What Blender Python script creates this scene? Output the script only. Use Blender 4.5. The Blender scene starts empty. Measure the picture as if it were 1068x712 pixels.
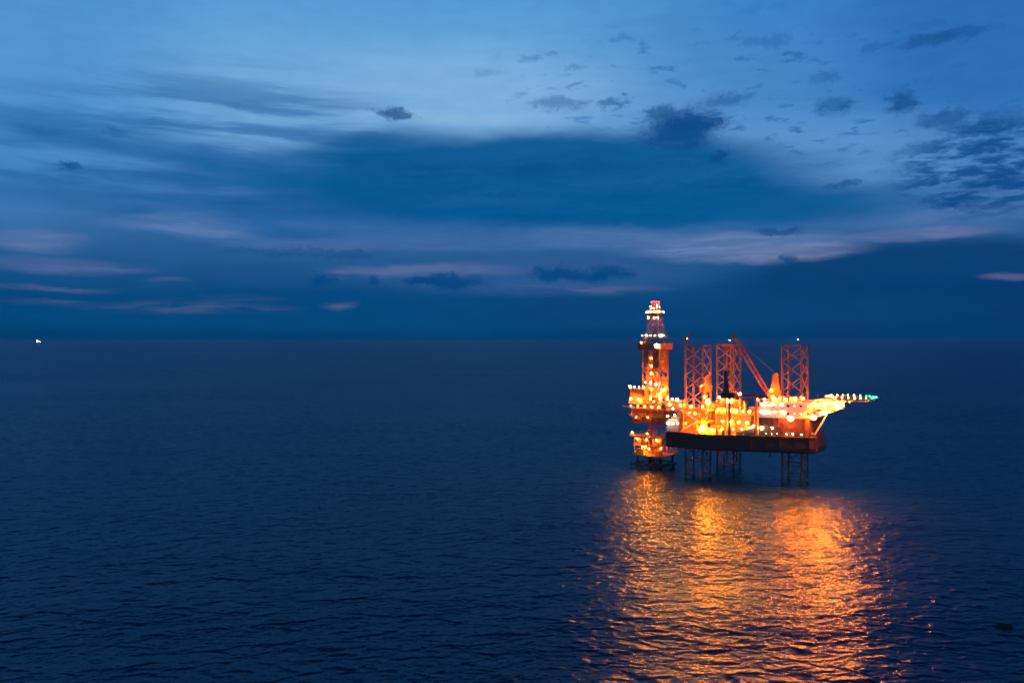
import bpy, math, random
from mathutils import Vector, Matrix, Euler

random.seed(11)
R = math.radians
S = bpy.context.scene
COL = S.collection

# ------------------------------------------------------------------ frame
CAM_H = 67.0
OX, OY, ROT = 100.6, 399.4, R(-38)          # where the rig stands and how it is turned
CR, SR = math.cos(ROT), math.sin(ROT)
DECK = 22.5                                  # main deck above the water


def W(x, y, z=0.0):
    """rig plan (x to the bow, y across) -> world"""
    return Vector((OX + x * CR - y * SR, OY + x * SR + y * CR, z))


def lin(r, g, b):
    f = lambda c: (c / 255) / 12.92 if c / 255 <= 0.04045 else ((c / 255 + 0.055) / 1.055) ** 2.4
    return (f(r), f(g), f(b), 1.0)


# ------------------------------------------------------------------ materials
def nodes_of(mat):
    mat.use_nodes = True
    nt = mat.node_tree
    nt.nodes.clear()
    return nt


def paint(name, col, rough=0.55, metal=0.0, wear=0.35, rust=(0.10, 0.04, 0.018), scale=0.45, streak=True):
    """painted steel: base colour with blotchy wear, rust runs and a fine grain"""
    m = bpy.data.materials.new(name)
    nt = nodes_of(m)
    N = nt.nodes.new
    L = nt.links.new
    out = N('ShaderNodeOutputMaterial')
    b = N('ShaderNodeBsdfPrincipled')
    tc = N('ShaderNodeTexCoord')
    mp = N('ShaderNodeMapping')
    mp.inputs['Scale'].default_value = (1, 1, 0.25 if streak else 1)
    L(tc.outputs['Object'], mp.inputs['Vector'])
    n1 = N('ShaderNodeTexNoise')
    n1.inputs['Scale'].default_value = scale
    n1.inputs['Detail'].default_value = 6
    n1.inputs['Roughness'].default_value = 0.65
    L(mp.outputs[0], n1.inputs['Vector'])
    r1 = N('ShaderNodeValToRGB')
    r1.color_ramp.elements[0].position = 0.50
    r1.color_ramp.elements[1].position = 0.78
    r1.color_ramp.elements[1].color = (wear, wear, wear, 1)
    r1.color_ramp.elements[0].color = (0, 0, 0, 1)
    L(n1.outputs['Fac'], r1.inputs[0])
    n2 = N('ShaderNodeTexNoise')
    n2.inputs['Scale'].default_value = 1.7
    n2.inputs['Detail'].default_value = 4
    L(tc.outputs['Object'], n2.inputs['Vector'])
    mr = N('ShaderNodeMapRange')
    mr.inputs['From Min'].default_value = 0.3
    mr.inputs['From Max'].default_value = 0.7
    mr.inputs['To Min'].default_value = 0.75
    mr.inputs['To Max'].default_value = 1.15
    L(n2.outputs['Fac'], mr.inputs['Value'])
    hsv = N('ShaderNodeHueSaturation')
    hsv.inputs['Color'].default_value = (*col, 1)
    L(mr.outputs[0], hsv.inputs['Value'])
    mx = N('ShaderNodeMix')
    mx.data_type = 'RGBA'
    L(r1.outputs[0], mx.inputs['Factor'])
    L(hsv.outputs[0], mx.inputs['A'])
    mx.inputs['B'].default_value = (*rust, 1)
    L(mx.outputs['Result'], b.inputs['Base Color'])
    b.inputs['Roughness'].default_value = rough
    b.inputs['Metallic'].default_value = metal
    L(b.outputs[0], out.inputs[0])
    return m


def glow(name, col, strength):
    m = bpy.data.materials.new(name)
    nt = nodes_of(m)
    out = nt.nodes.new('ShaderNodeOutputMaterial')
    e = nt.nodes.new('ShaderNodeEmission')
    e.inputs[0].default_value = (*col, 1)
    e.inputs[1].default_value = strength
    nt.links.new(e.outputs[0], out.inputs[0])
    return m


M = {
    'hull': paint('hull_paint', (0.075, 0.032, 0.023), 0.5, wear=0.8, scale=0.12),
    'legsteel': paint('leg_steel', (0.25, 0.12, 0.065), 0.55, wear=0.65, scale=0.4),
    'brace': paint('brace_steel', (0.40, 0.22, 0.12), 0.55, wear=0.6, scale=0.4),
    'rack': paint('rack_steel', (0.30, 0.12, 0.07), 0.5, wear=0.6),
    'deck': paint('deck_coating', (0.12, 0.10, 0.085), 0.8, wear=0.6, streak=False),
    'jack': paint('jack_house_paint', (0.26, 0.17, 0.09), 0.55, wear=0.5),
    'tan': paint('tan_steel', (0.28, 0.22, 0.14), 0.6, wear=0.5),
    'ochre': paint('ochre_paint', (0.34, 0.20, 0.05), 0.55, wear=0.5),
    'yellow': paint('yellow_paint', (0.50, 0.33, 0.05), 0.5, wear=0.5),
    'white': paint('white_paint', (0.72, 0.72, 0.70), 0.5, wear=0.3),
    'pale': paint('pale_grey_paint', (0.48, 0.50, 0.52), 0.55, wear=0.3),
    'grey': paint('grey_steel', (0.22, 0.22, 0.22), 0.5, wear=0.5),
    'dark': paint('dark_steel', (0.035, 0.03, 0.03), 0.5, wear=0.3),
    'brown': paint('brown_cladding', (0.085, 0.038, 0.028), 0.6, wear=0.5),
    'red': paint('red_paint', (0.42, 0.045, 0.03), 0.5, wear=0.35),
    'boomred': paint('dull_red_paint', (0.20, 0.03, 0.022), 0.5, wear=0.35),
    'orange': paint('orange_paint', (0.62, 0.20, 0.03), 0.5, wear=0.3),
    'green': paint('green_paint', (0.05, 0.20, 0.08), 0.5, wear=0.3),
    'blue': paint('blue_paint', (0.05, 0.13, 0.30), 0.5, wear=0.3),
    'pipe': paint('pipe_steel', (0.30, 0.26, 0.22), 0.4, metal=0.3, wear=0.5),
    'rope': paint('rope_grey', (0.12, 0.12, 0.12), 0.8),
}
LAMP = 1800.0
G = {
    'sodium': glow('sodium_lamp_glass', (1.0, 0.18, 0.006), LAMP),
    'amber': glow('amber_lamp_glass', (1.0, 0.15, 0.007), LAMP),
    'warm': glow('warm_white_lamp_glass', (1.0, 0.32, 0.035), LAMP * 0.5),
    'white': glow('white_lamp_glass', (1.0, 0.70, 0.36), LAMP * 0.075),
    'red': glow('red_lamp_glass', (1.0, 0.03, 0.03), LAMP * 0.02),
    'green': glow('green_lamp_glass', (0.04, 1.0, 0.30), LAMP * 0.008),
    'rim': glow('rim_lamp_glass', (1.0, 0.40, 0.08), LAMP * 0.035),
    'window': glow('lit_window_glass', (1.0, 0.82, 0.55), 1.6),
    'coolwindow': glow('cool_lit_window_glass', (0.85, 0.93, 1.0), 1.7),
    'squid': glow('fishing_lamp_glass', (1.0, 0.86, 0.80), 170.0),
}


# ------------------------------------------------------------------ mesh builder
class MB:
    def __init__(self):
        self.v, self.f, self.mi, self.mats = [], [], [], []

    def _m(self, mat):
        if mat not in self.mats:
            self.mats.append(mat)
        return self.mats.index(mat)

    def add(self, vs, fs, mat):
        k, i = len(self.v), self._m(mat)
        self.v += [tuple(p) for p in vs]
        self.f += [tuple(k + a for a in q) for q in fs]
        self.mi += [i] * len(fs)
        return self

    def box(self, x0, x1, y0, y1, z0, z1, mat):
        vs = [(x, y, z) for z in (z0, z1) for x, y in ((x0, y0), (x1, y0), (x1, y1), (x0, y1))]
        return self.add(vs, [(3, 2, 1, 0), (4, 5, 6, 7), (0, 1, 5, 4), (1, 2, 6, 5), (2, 3, 7, 6), (3, 0, 4, 7)], mat)

    def tube(self, p, q, r, mat, n=6, r2=None, twist=0.0):
        p, q = Vector(p), Vector(q)
        d = q - p
        if d.length < 1e-6:
            return self
        d.normalize()
        a = Vector((0, 0, 1)) if abs(d.z) < 0.9 else Vector((1, 0, 0))
        u = d.cross(a).normalized()
        w = d.cross(u)
        r2 = r if r2 is None else r2
        vs = []
        for c, rr in ((p, r), (q, r2)):
            for k in range(n):
                t = 2 * math.pi * (k + twist) / n
                vs.append(c + rr * (math.cos(t) * u + math.sin(t) * w))
        fs = [(k, (k + 1) % n, n + (k + 1) % n, n + k) for k in range(n)]
        fs += [tuple(reversed(range(n))), tuple(range(n, 2 * n))]
        return self.add(vs, fs, mat)

    def beam(self, p, q, w, mat):
        return self.tube(p, q, w * 0.7071, mat, 4, twist=0.5)

    def prism(self, poly, z0, z1, mat, top=None):
        n = len(poly)
        vs = [(x, y, z0) for x, y in poly] + [(x, y, z1) for x, y in (top or poly)]
        fs = [(k, (k + 1) % n, n + (k + 1) % n, n + k) for k in range(n)]
        self.add(vs, fs, mat)
        self.add(vs, [tuple(reversed(range(n))), tuple(range(n, 2 * n))], mat)
        return self

    def ball(self, c, r, mat, nu=8, nv=5, sz=1.0):
        vs, fs = [(c[0], c[1], c[2] + r * sz)], []
        for j in range(1, nv):
            t = math.pi * j / nv
            for i in range(nu):
                a = 2 * math.pi * i / nu
                vs.append((c[0] + r * math.sin(t) * math.cos(a), c[1] + r * math.sin(t) * math.sin(a), c[2] + r * sz * math.cos(t)))
        vs.append((c[0], c[1], c[2] - r * sz))
        for i in range(nu):
            fs.append((0, 1 + i, 1 + (i + 1) % nu))
            for j in range(nv - 2):
                a, b = 1 + j * nu, 1 + (j + 1) * nu
                fs.append((a + i, b + i, b + (i + 1) % nu, a + (i + 1) % nu))
            e = 1 + (nv - 2) * nu
            fs.append((len(vs) - 1, e + (i + 1) % nu, e + i))
        return self.add(vs, fs, mat)

    def rail(self, pts, z, mat, h=1.15, gap=2.0, r=0.05, closed=False):
        pts = [Vector((a, b, 0)) for a, b in pts]
        if closed:
            pts = pts + [pts[0]]
        for a, b in zip(pts, pts[1:]):
            n = max(1, int((b - a).length / gap))
            for k in range(n):
                c = a.lerp(b, k / n)
                self.box(c.x - r, c.x + r, c.y - r, c.y + r, z, z + h, mat)
            for hh in (h * 0.5, h):
                self.beam((a.x, a.y, z + hh), (b.x, b.y, z + hh), r * 1.4, mat)
        return self

    def build(self, name, parent=None, smooth=False):
        me = bpy.data.meshes.new(name)
        me.from_pydata(self.v, [], self.f)
        for m in self.mats:
            me.materials.append(m)
        me.polygons.foreach_set('material_index', self.mi)
        if smooth:
            me.polygons.foreach_set('use_smooth', [True] * len(self.f))
        me.update()
        o = bpy.data.objects.new(name, me)
        COL.objects.link(o)
        if parent is not None:
            o.parent = parent
        return o


def tag(o, label, cat, group=None, kind=None):
    if label:
        o['label'] = label
    if cat:
        o['category'] = cat
    if group:
        o['group'] = group
    if kind:
        o['kind'] = kind
    return o


def put(o, x, y, z, rz=0.0):
    o.location = W(x, y, z)
    o.rotation_euler = (0, 0, ROT + rz)
    return o


def thing(name, label, cat, x, y, z, rz=0.0, group=None):
    o = bpy.data.objects.new(name, None)
    o.empty_display_size = 0.5
    COL.objects.link(o)
    put(o, x, y, z, rz)
    return tag(o, label, cat, group)


def copy_tree(o, parent=None):
    c = o.copy()
    COL.objects.link(c)
    if parent is not None:
        c.parent = parent
    for ch in list(o.children):
        copy_tree(ch, c)
    return c


# ------------------------------------------------------------------ lattice helpers
def lattice_box(mb, hw0, hw1, z0, z1, bays, rc, rb, mat, cx=0.0, cy=0.0, chords=True, horiz=True, style='x'):
    """square four-chord lattice, half width hw0 at the foot to hw1 at the head"""
    cs = [(-1, -1), (1, -1), (1, 1), (-1, 1)]
    P = lambda k, t: Vector((cx + cs[k][0] * (hw0 + (hw1 - hw0) * t), cy + cs[k][1] * (hw0 + (hw1 - hw0) * t), z0 + (z1 - z0) * t))
    if chords:
        for k in range(4):
            mb.tube(P(k, 0), P(k, 1), rc, mat, 8)
    for b in range(bays):
        t0, t1 = b / bays, (b + 1) / bays
        for k in range(4):
            j = (k + 1) % 4
            if style == 'x':
                mb.tube(P(k, t0), P(j, t1), rb, mat, 5)
                mb.tube(P(j, t0), P(k, t1), rb, mat, 5)
            elif (b + k) % 2:
                mb.tube(P(k, t0), P(j, t1), rb, mat, 5)
            else:
                mb.tube(P(j, t0), P(k, t1), rb, mat, 5)
            if horiz:
                mb.tube(P(k, t1), P(j, t1), rb, mat, 5)
    return mb


# ================================================================== SEA
def sea():
    m = bpy.data.materials.new('sea_water')
    nt = nodes_of(m)
    N, L = nt.nodes.new, nt.links.new
    out = N('ShaderNodeOutputMaterial')
    # body of the water scatters a little blue; the surface mirrors the sky, dimmed as a wind-roughened sea is
    dif = N('ShaderNodeBsdfDiffuse')
    dif.inputs['Color'].default_value = (0.0002, 0.017, 0.039, 1)
    gl = N('ShaderNodeBsdfGlossy')
    gl.distribution = 'GGX'
    gl.inputs['Color'].default_value = (0.48, 0.70, 0.82, 1)
    gl.inputs['Roughness'].default_value = 0.235
    fr = N('ShaderNodeFresnel')
    fr.inputs['IOR'].default_value = 1.333
    b = N('ShaderNodeMixShader')
    # towards grazing, crests hide the shallow facets: F / (1 + 1.3 F)
    m1, m2 = N('ShaderNodeMath'), N('ShaderNodeMath')
    m1.operation, m2.operation = 'MULTIPLY_ADD', 'DIVIDE'
    L(fr.outputs[0], m1.inputs[0])
    m1.inputs[1].default_value = 0.85
    m1.inputs[2].default_value = 1.0
    L(fr.outputs[0], m2.inputs[0])
    L(m1.outputs[0], m2.inputs[1])
    L(m2.outputs[0], b.inputs[0])
    L(dif.outputs[0], b.inputs[1])
    L(gl.outputs[0], b.inputs[2])
    geo = N('ShaderNodeNewGeometry')

    def wave(scale, amp, rot, stretch, detail=2.0, rough=0.5, dist=0.0):
        mp = N('ShaderNodeMapping')
        mp.inputs['Rotation'].default_value = (0, 0, R(rot))
        mp.inputs['Scale'].default_value = (1 / stretch, 1, 1)
        L(geo.outputs['Position'], mp.inputs['Vector'])
        n = N('ShaderNodeTexNoise')
        n.inputs['Scale'].default_value = scale
        n.inputs['Detail'].default_value = detail
        n.inputs['Roughness'].default_value = rough
        n.inputs['Distortion'].default_value = dist
        L(mp.outputs[0], n.inputs['Vector'])
        mu = N('ShaderNodeMath')
        mu.operation = 'MULTIPLY'
        mu.inputs[1].default_value = amp
        L(n.outputs['Fac'], mu.inputs[0])
        return mu

    def crest(h, lo, hi, amp):
        """keep only the upper part of a wave field: separate steep crests"""
        n = N('ShaderNodeMapRange')
        n.interpolation_type = 'SMOOTHSTEP'
        n.inputs['From Min'].default_value = lo
        n.inputs['From Max'].default_value = hi
        n.inputs['To Max'].default_value = amp
        L(h.outputs[0], n.inputs['Value'])
        return n

    hs = [wave(1 / 85, 3.6, -15, 2.4, 1.0), wave(1 / 36, 1.9, -22, 2.2, 1.0), crest(wave(1 / 4.2, 1.0, -28, 1.7, 1.0, .5, .5), .46, .86, 0.58), wave(1 / 13, 0.8, -30, 1.8, 1.0), wave(1 / 5.0, 0.70, -36, 1.8, 2.0, 0.55, 0.5),
          wave(1 / 2.1, 0.46, -14, 1.5, 2.0, 0.55, 0.6), wave(1 / 0.8, 0.08, 15, 1.5, 1.0)]
    acc = hs[0]
    for h in hs[1:]:
        a = N('ShaderNodeMath')
        a.operation = 'ADD'
        L(acc.outputs[0], a.inputs[0])
        L(h.outputs[0], a.inputs[1])
        acc = a
    bp = N('ShaderNodeBump')
    # wind patches: rougher and calmer stretches of water
    pt = wave(1 / 210, 1.0, -12, 2.6, 3.0, 0.6, 0.8)
    pr = N('ShaderNodeMapRange')
    for k_, v_ in (('From Min', .36), ('From Max', .64), ('To Min', .90), ('To Max', 1.30)):
        pr.inputs[k_].default_value = v_
    L(pt.outputs[0], pr.inputs['Value'])
    L(pr.outputs[0], bp.inputs['Strength'])
    bp.inputs['Distance'].default_value = 1.0
    L(acc.outputs[0], bp.inputs['Height'])
    for n_ in (dif, gl, fr):
        L(bp.outputs[0], n_.inputs['Normal'])
    L(b.outputs[0], out.inputs[0])
    mb = MB()
    n, rr = 96, 70000.0
    vs = [(0, 0, 0)]
    rings = [400, 2000, 9000, 30000, rr]
    for r_ in rings:
        vs += [(r_ * math.cos(2 * math.pi * k / n), r_ * math.sin(2 * math.pi * k / n), 0) for k in range(n)]
    fs = [(0, 1 + k, 1 + (k + 1) % n) for k in range(n)]
    for j in range(len(rings) - 1):
        a, c = 1 + j * n, 1 + (j + 1) * n
        fs += [(a + k, c + k, c + (k + 1) % n, a + (k + 1) % n) for k in range(n)]
    mb.add(vs, fs, m)
    tag(mb.build('sea'), 'dark blue evening sea with small wind waves and an orange glitter path', None, kind='structure')


sea()

# ================================================================== JACK-UP RIG
LEGS = [(0, -17), (0, 20.2), (41, 0)]
HULL = [(-13, -25.5), (-12, -27), (10, -27), (50.5, -9.6), (52.7, -7.5), (52.7, 7.5), (50.5, 9.6), (10, 27), (-12, 27), (-13, 25.5)]
rig = thing('jackup_rig', 'jack-up drilling rig with dark brown hull standing on three lattice legs', 'drilling rig', 0, 0, 0)

mb = MB()
low = [(x * 0.992, y * 0.985) for x, y in HULL]
mb.prism(low, 15.0, 15.8, M['hull'], HULL)
mb.prism(HULL, 15.8, DECK, M['hull'])
hull = mb.build('hull', rig)
mb = MB()                                           # rubbing strakes and plate seams stand proud of the side
for z in (17.2, 21.9):
    for a, b in zip(HULL, HULL[1:] + HULL[:1]):
        mb.beam((a[0], a[1], z), (b[0], b[1], z), 0.32, M['dark'])
for a, b in zip(HULL[1:4], HULL[2:5]):
    n = max(1, int((Vector(b) - Vector(a)).length / 6))
    for k in range(n + 1):
        c = Vector(a).lerp(Vector(b), k / n)
        mb.box(c.x - .16, c.x + .16, c.y - .16, c.y + .16, 15.9, 22.2, M['hull'])
mb.build('rubbing_strake', hull)
mb = MB()
mb.prism([(x * 0.985, y * 0.975) for x, y in HULL], DECK + 0.004, DECK + 0.05, M['deck'])
mb.build('main_deck', hull)
MB().rail(HULL, DECK, M['dark'], h=1.3, gap=1.7, r=0.07, closed=True).build('guard_rail', hull)
for (x, y) in ((16, -20), (20, -18), (33, -10.5)):
    MB().tube((x, y, 9.5 if x != 33 else 12), (x, y, 15.2), 0.28, M['dark'], 8).build('seawater_pipe', rig)

# legs ---------------------------------------------------------------
HW = 4.45
ZT = 64.2


def leg_brace(bays=11):
    mb = MB()
    z1, bh = ZT - 1.0, 6.85
    cs = [(-HW, -HW), (HW, -HW), (HW, HW), (-HW, HW)]
    z = z1
    while z > -6:
        for k in range(4):
            a, b = cs[k], cs[(k + 1) % 4]
            m_ = ((a[0] + b[0]) / 2, (a[1] + b[1]) / 2)
            if k < 2:                                # heavy X braces in paler paint on the two faces toward the camera
                mb.tube((*a, z), (*b, z - bh), 0.21, M['brace'], 6)
                mb.tube((*b, z), (*a, z - bh), 0.21, M['brace'], 6)
                mb.box(m_[0] - .4, m_[0] + .4, m_[1] - .4, m_[1] + .4, z - bh / 2 - .4, z - bh / 2 + .4, M['legsteel'])
            else:                                    # dimness of the far faces imitated by thin, darker single ties
                mb.tube((*a, z), (*b, z - bh), 0.09, M['legsteel'], 5)
            if z < 16:
                mb.tube((*a, z - bh), (*b, z - bh), 0.2, M['rack'], 6)
        z -= bh
    for k in range(4):
        mb.beam((*cs[k], ZT - 0.3), (*cs[(k + 1) % 4], ZT - 0.3), 0.45, M['rack'])
    return mb


def chord(cx, cy):
    mb = MB()
    mb.tube((cx, cy, -8), (cx, cy, ZT), 0.48, M['legsteel'], 10)
    sx, sy = (1 if cx > 0 else -1), (1 if cy > 0 else -1)
    mb.box(cx - 0.09, cx + 0.09, cy - 0.62, cy + 0.62, -8, ZT - 0.1, M['rack'])     # the toothed rack bar
    z = 0
    while z < ZT - 1:
        mb.box(cx - 0.07, cx + 0.07, cy + sy * 0.62, cy + sy * 0.80, z, z + 0.45, M['rack'])
        z += 0.9
    return mb


leg0 = None
for i, (x, y) in enumerate(LEGS):
    if leg0 is None:
        leg0 = leg_brace().build('lattice_leg', rig)
        for sx, sy in ((-1, -1), (1, -1), (1, 1), (-1, 1)):
            chord(sx * HW, sy * HW).build('chord', leg0)
        lg = leg0
    else:
        lg = copy_tree(leg0, rig)
    lg.location = (x, y, 0)
# platform and ladder column inside the far leg, walkway head on it
mb = MB()
mb.box(-2.6, 2.6, -2.6, 2.6, ZT - 1.7, ZT + 0.2, M['red'])
for k in (-1.1, 1.1):
    mb.box(k - .45, k + .45, -0.45, 0.45, 30, ZT - 1.7, M['legsteel'])
o = mb.build('ladder_column', rig)
o.location = (0, 20.2, 0)


def jack_house(top=33.5):
    mb = MB()
    q = HW + 1.3
    for sx in (-1, 1):
        for sy in (-1, 1):
            x, y = sx * q, sy * q
            mb.box(x - 1.1, x + 1.1, y - 1.1, y + 1.1, DECK, top, M['jack'])
            for z in (24.5, 27, 29.5, 32):
                mb.box(x - 1.25, x + 1.25, y - 1.25, y + 1.25, z, z + 0.35, M['ochre'])
                mb.tube((x + sx * 1.2, y - .5, z + 1.1), (x + sx * 2.0, y - .5, z + 1.1), 0.45, M['grey'], 8)   # jacking motors
    for z in (DECK + 5, top - 0.7):
        for a, b in (((-q, -q), (q, -q)), ((q, -q), (q, q)), ((q, q), (-q, q)), ((-q, q), (-q, -q))):
            mb.beam((*a, z), (*b, z), 0.7, M['ochre'])
    return mb


jh0 = jack_house().build('jack_house', rig)
jr0 = MB().rail([(-7.2, -7.2), (7.2, -7.2), (7.2, 7.2), (-7.2, 7.2)], 33.5, M['yellow'], closed=True).build('guard_rail', jh0)
jh0.location = (0, -17, 0)
for (x, y) in LEGS[1:]:
    c = copy_tree(jh0, rig)
    c.location = (x, y, 0)

# accommodation block ------------------------------------------------
acc_low = [(29.5, -17.4), (48.5, -9.3), (50.2, -7.6), (50.2, 7.6), (48.5, 9.3), (29.5, 17.4), (29.5, 7.6), (47.6, 7.6), (47.6, -7.6), (29.5, -7.6)]
mb = MB()
mb.prism(acc_low, DECK, 31.0, M['brown'])
for a, b in ((0, 1), (1, 2), (2, 3)):
    A, B = Vector(acc_low[a]), Vector(acc_low[b])
    n = max(1, int((B - A).length / 2.2))
    for k in range(n + 1):                       # stiffeners on the plating
        c = A.lerp(B, k / n)
        mb.box(c.x - .11, c.x + .11, c.y - .11, c.y + .11, DECK, 30.9, M['brown'])
acc = mb.build('accommodation_block', rig)
up = [(30.0, -16.2), (48, -8.5), (51, -7.2), (51, 7.2), (48, 8.5), (30.0, 16.2), (30.0, 7.7), (47.4, 7.7), (47.4, -7.7), (30.0, -7.7)]
mb = MB()
mb.prism(up, 31.0, 38.0, M['white'])
mb.build('upper_storey', acc)
for z, ov in ((31.0, 1.1), (34.5, 0.9), (38.0, 0.6)):
    mb = MB()
    mb.prism([(30.0, -16.2 - ov), (48, -8.5 - ov), (51.0 + ov, -7.2 - ov * .4), (51.0 + ov, 7.2 + ov * .4), (48, 8.5 + ov), (30.0, 16.2 + ov),
              (29.6, 7.8), (47.3, 7.8), (47.3, -7.8), (29.6, -7.8)], z - 0.14, z + 0.14, M['pale'])
    mb.rail([(30.0, -16.1 - ov), (48, -8.4 - ov), (50.9 + ov, -7.2 - ov * .4), (50.9 + ov, 7.2)], z + .14, M['white'], gap=1.8)
    mb.build('walkway', acc)


def along(A, B, t, off=0.0):
    A, B = Vector(A), Vector(B)
    d = (B - A).normalized()
    n = Vector((d.y, -d.x))
    c = A.lerp(B, t) + n * off
    return c, d, n


def wall_panel(mb, A, B, t, w, z0, z1, mat, thick=0.08, off=0.02):
    c, d, n = along(A, B, t)
    p = [c - d * w / 2 + n * off, c - d * w / 2 + n * (off + thick), c + d * w / 2 + n * (off + thick), c + d * w / 2 + n * off]
    mb.prism([(q.x, q.y) for q in p][::-1], z0, z1, mat)


def window(parent, A, B, t, z, lit, w=0.9, h=0.9):
    mb = MB()
    wall_panel(mb, A, B, t, w + 0.24, z - h / 2 - .12, z + h / 2 + .12, M['grey'], 0.06)
    wall_panel(mb, A, B, t, w, z - h / 2, z + h / 2, lit, 0.05, 0.09)
    mb.build('window', parent)


seg = [(up[0], up[1], 7), (up[1], up[2], 1), (up[2], up[3], 6)]
for A, B, n in seg:
    for k in range(n):
        for z in (32.9, 36.4):
            r_ = random.random()
            if r_ < 0.85:
                window(acc, A, B, (k + .5) / n, z, G['window'] if r_ < 0.4 else G['coolwindow'] if r_ < 0.62 else M['dark'])
for t in (0.12, 0.5, 0.86):
    mb = MB()
    wall_panel(mb, acc_low[0], acc_low[1], t, 1.1, DECK + 0.2, DECK + 2.3, M['dark'])
    mb.build('door', acc)
mb = MB()                                           # outside stair between the storeys
for k in range(2):
    z = 31.2 + 3.5 * k
    A, d, n = along(up[0], up[1], 0.25, 0.6)
    mb.beam((A.x, A.y, z), (A.x + d.x * 4, A.y + d.y * 4, z + 3.4), 0.5, M['pale'])
mb.build('outside_stair', acc)
mb = MB()                                           # wheelhouse and roof plant
mb.box(41, 46.8, -6.9 - 1.2, -6.9 + -.9, 38.1, 40.8, M['white'])
mb.build('roof_locker', acc)

# helideck -----------------------------------------------------------
HX, HZ, HRAD = 66.2, 40.6, 10.2
octo = [(HX + HRAD * math.cos(R(22.5 + 45 * k)), HRAD * math.sin(R(22.5 + 45 * k))) for k in range(8)]
mb = MB()
mb.prism(octo, HZ - 0.5, HZ, M['green'])
hd = mb.build('helideck', rig)
mb = MB()
for a, b in zip(octo, octo[1:] + octo[:1]):         # sloping safety net frame round the edge
    ao = ((a[0] - HX) * 1.13 + HX, a[1] * 1.13)
    bo = ((b[0] - HX) * 1.13 + HX, b[1] * 1.13)
    mb.beam((*ao, HZ + 0.15), (*bo, HZ + 0.15), 0.14, M['pale'])
    for t in range(6):
        p, q = Vector(a).lerp(Vector(b), t / 6), Vector(ao).lerp(Vector(bo), t / 6)
        mb.beam((p.x, p.y, HZ - 0.2), (q.x, q.y, HZ + 0.15), 0.09, M['pale'])
mb.build('safety_net', hd)
mb = MB()
for y in (-6.5, -2.2, 2.2, 6.5):
    mb.beam((50.8, y, 39.0), (HX + 8.2, y, HZ - 0.9), 0.5, M['pale'])
    mb.beam((51.4, y * .8, 31.4), (HX - 2, y, HZ - 0.9), 0.42, M['white'])
    mb.beam((51.4, y * .8, 35.0), (HX - 7, y, HZ - 0.9), 0.34, M['white'])
    mb.beam((HX - 9, y, HZ - 3.6), (HX - 2, y, HZ - 0.9), 0.28, M['white'])
for x in (54, 58, 62, 66, 70):
    mb.beam((x, -7.8, HZ - 0.85), (x, 7.8, HZ - 0.85), 0.35, M['pale'])
mb.build('support_truss', hd)
mb = MB()                                           # lower service platform under the deck
mb.box(51.3, 61.5, -6.8, 6.8, 35.1, 35.35, M['pale'])
mb.rail([(51.4, -6.7), (61.4, -6.7), (61.4, 6.7), (51.4, 6.7)], 35.35, M['white'], gap=1.5)
for y in (-6, 0, 6):
    mb.beam((51.0, y, 31.2), (61, y, 35.0), 0.3, M['white'])
for x in (53, 56.5, 60):
    mb.box(x - 0.7, x + .7, -6.0, -4.6, 35.35, 37.2, M['white'])
    mb.box(x - 0.6, x + .6, 3, 4.6, 35.35, 37.0, M['pale'])
mb.build('service_platform', hd)
mb = MB()                                           # mooring chute: slanted ladder from the bow
mb.beam((52.2, -7.3, DECK + 1), (58.5, -6.9, 35), 0.35, M['pale'])
mb.beam((52.2, -6.3, DECK + 1), (58.5, -5.9, 35), 0.35, M['pale'])
mb.build('bow_ladder', rig)

# ================================================================== CANTILEVER + DERRICK
can = thing('cantilever', 'brown steel cantilever box reaching out over the stern under the derrick', 'cantilever', -32, 0, 0)
for y in (-8.2, 8.2):
    mb = MB()
    mb.box(-9.5, 36, y - .5, y + .5, 23.2, 24.0, M['brown'])
    mb.box(-9.5, 36, y - .5, y + .5, 30.0, 30.8, M['brown'])
    mb.box(-9.5, 36, y - .12, y + .12, 24.0, 30.0, M['brown'])
    for k in range(16):
        x = -9 + 3 * k
        mb.box(x - .15, x + .15, y - .42, y + .42, 24.0, 30.0, M['brown'])
    mb.build('girder', can)
mb = MB()
mb.box(-9.3, -9.1, -7.6, 7.6, 24.2, 30.2, M['brown'])
for k in range(6):
    mb.box(-9.6, -9.3, -7.2 + 2.8 * k, -6.8 + 2.8 * k, 24.2, 30.2, M['ochre'])
mb.build('end_plate', can)
mb = MB()
mb.box(-9.4, 34, -7.6, 7.6, 30.2, 30.5, M['deck'])
mb.build('deck_plate', can)
mb = MB()
mb.box(-10.5, 9.5, -9.7, -8.75, 27.0, 27.2, M['grey'])
mb.rail([(-10.4, -9.6), (9.4, -9.6)], 27.2, M['yellow'], gap=1.6)
mb.rail([(-10.4, -9.6), (9.4, -9.6)], 30.9, M['yellow'], gap=1.6)
mb.build('side_walkway', can)
mb = MB()
mb.tube((-9.8, -9, 31.6), (-13.5, -10.5, 31.9), 0.22, M['pipe'], 8)
mb.build('flare_pipe', can)

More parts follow.
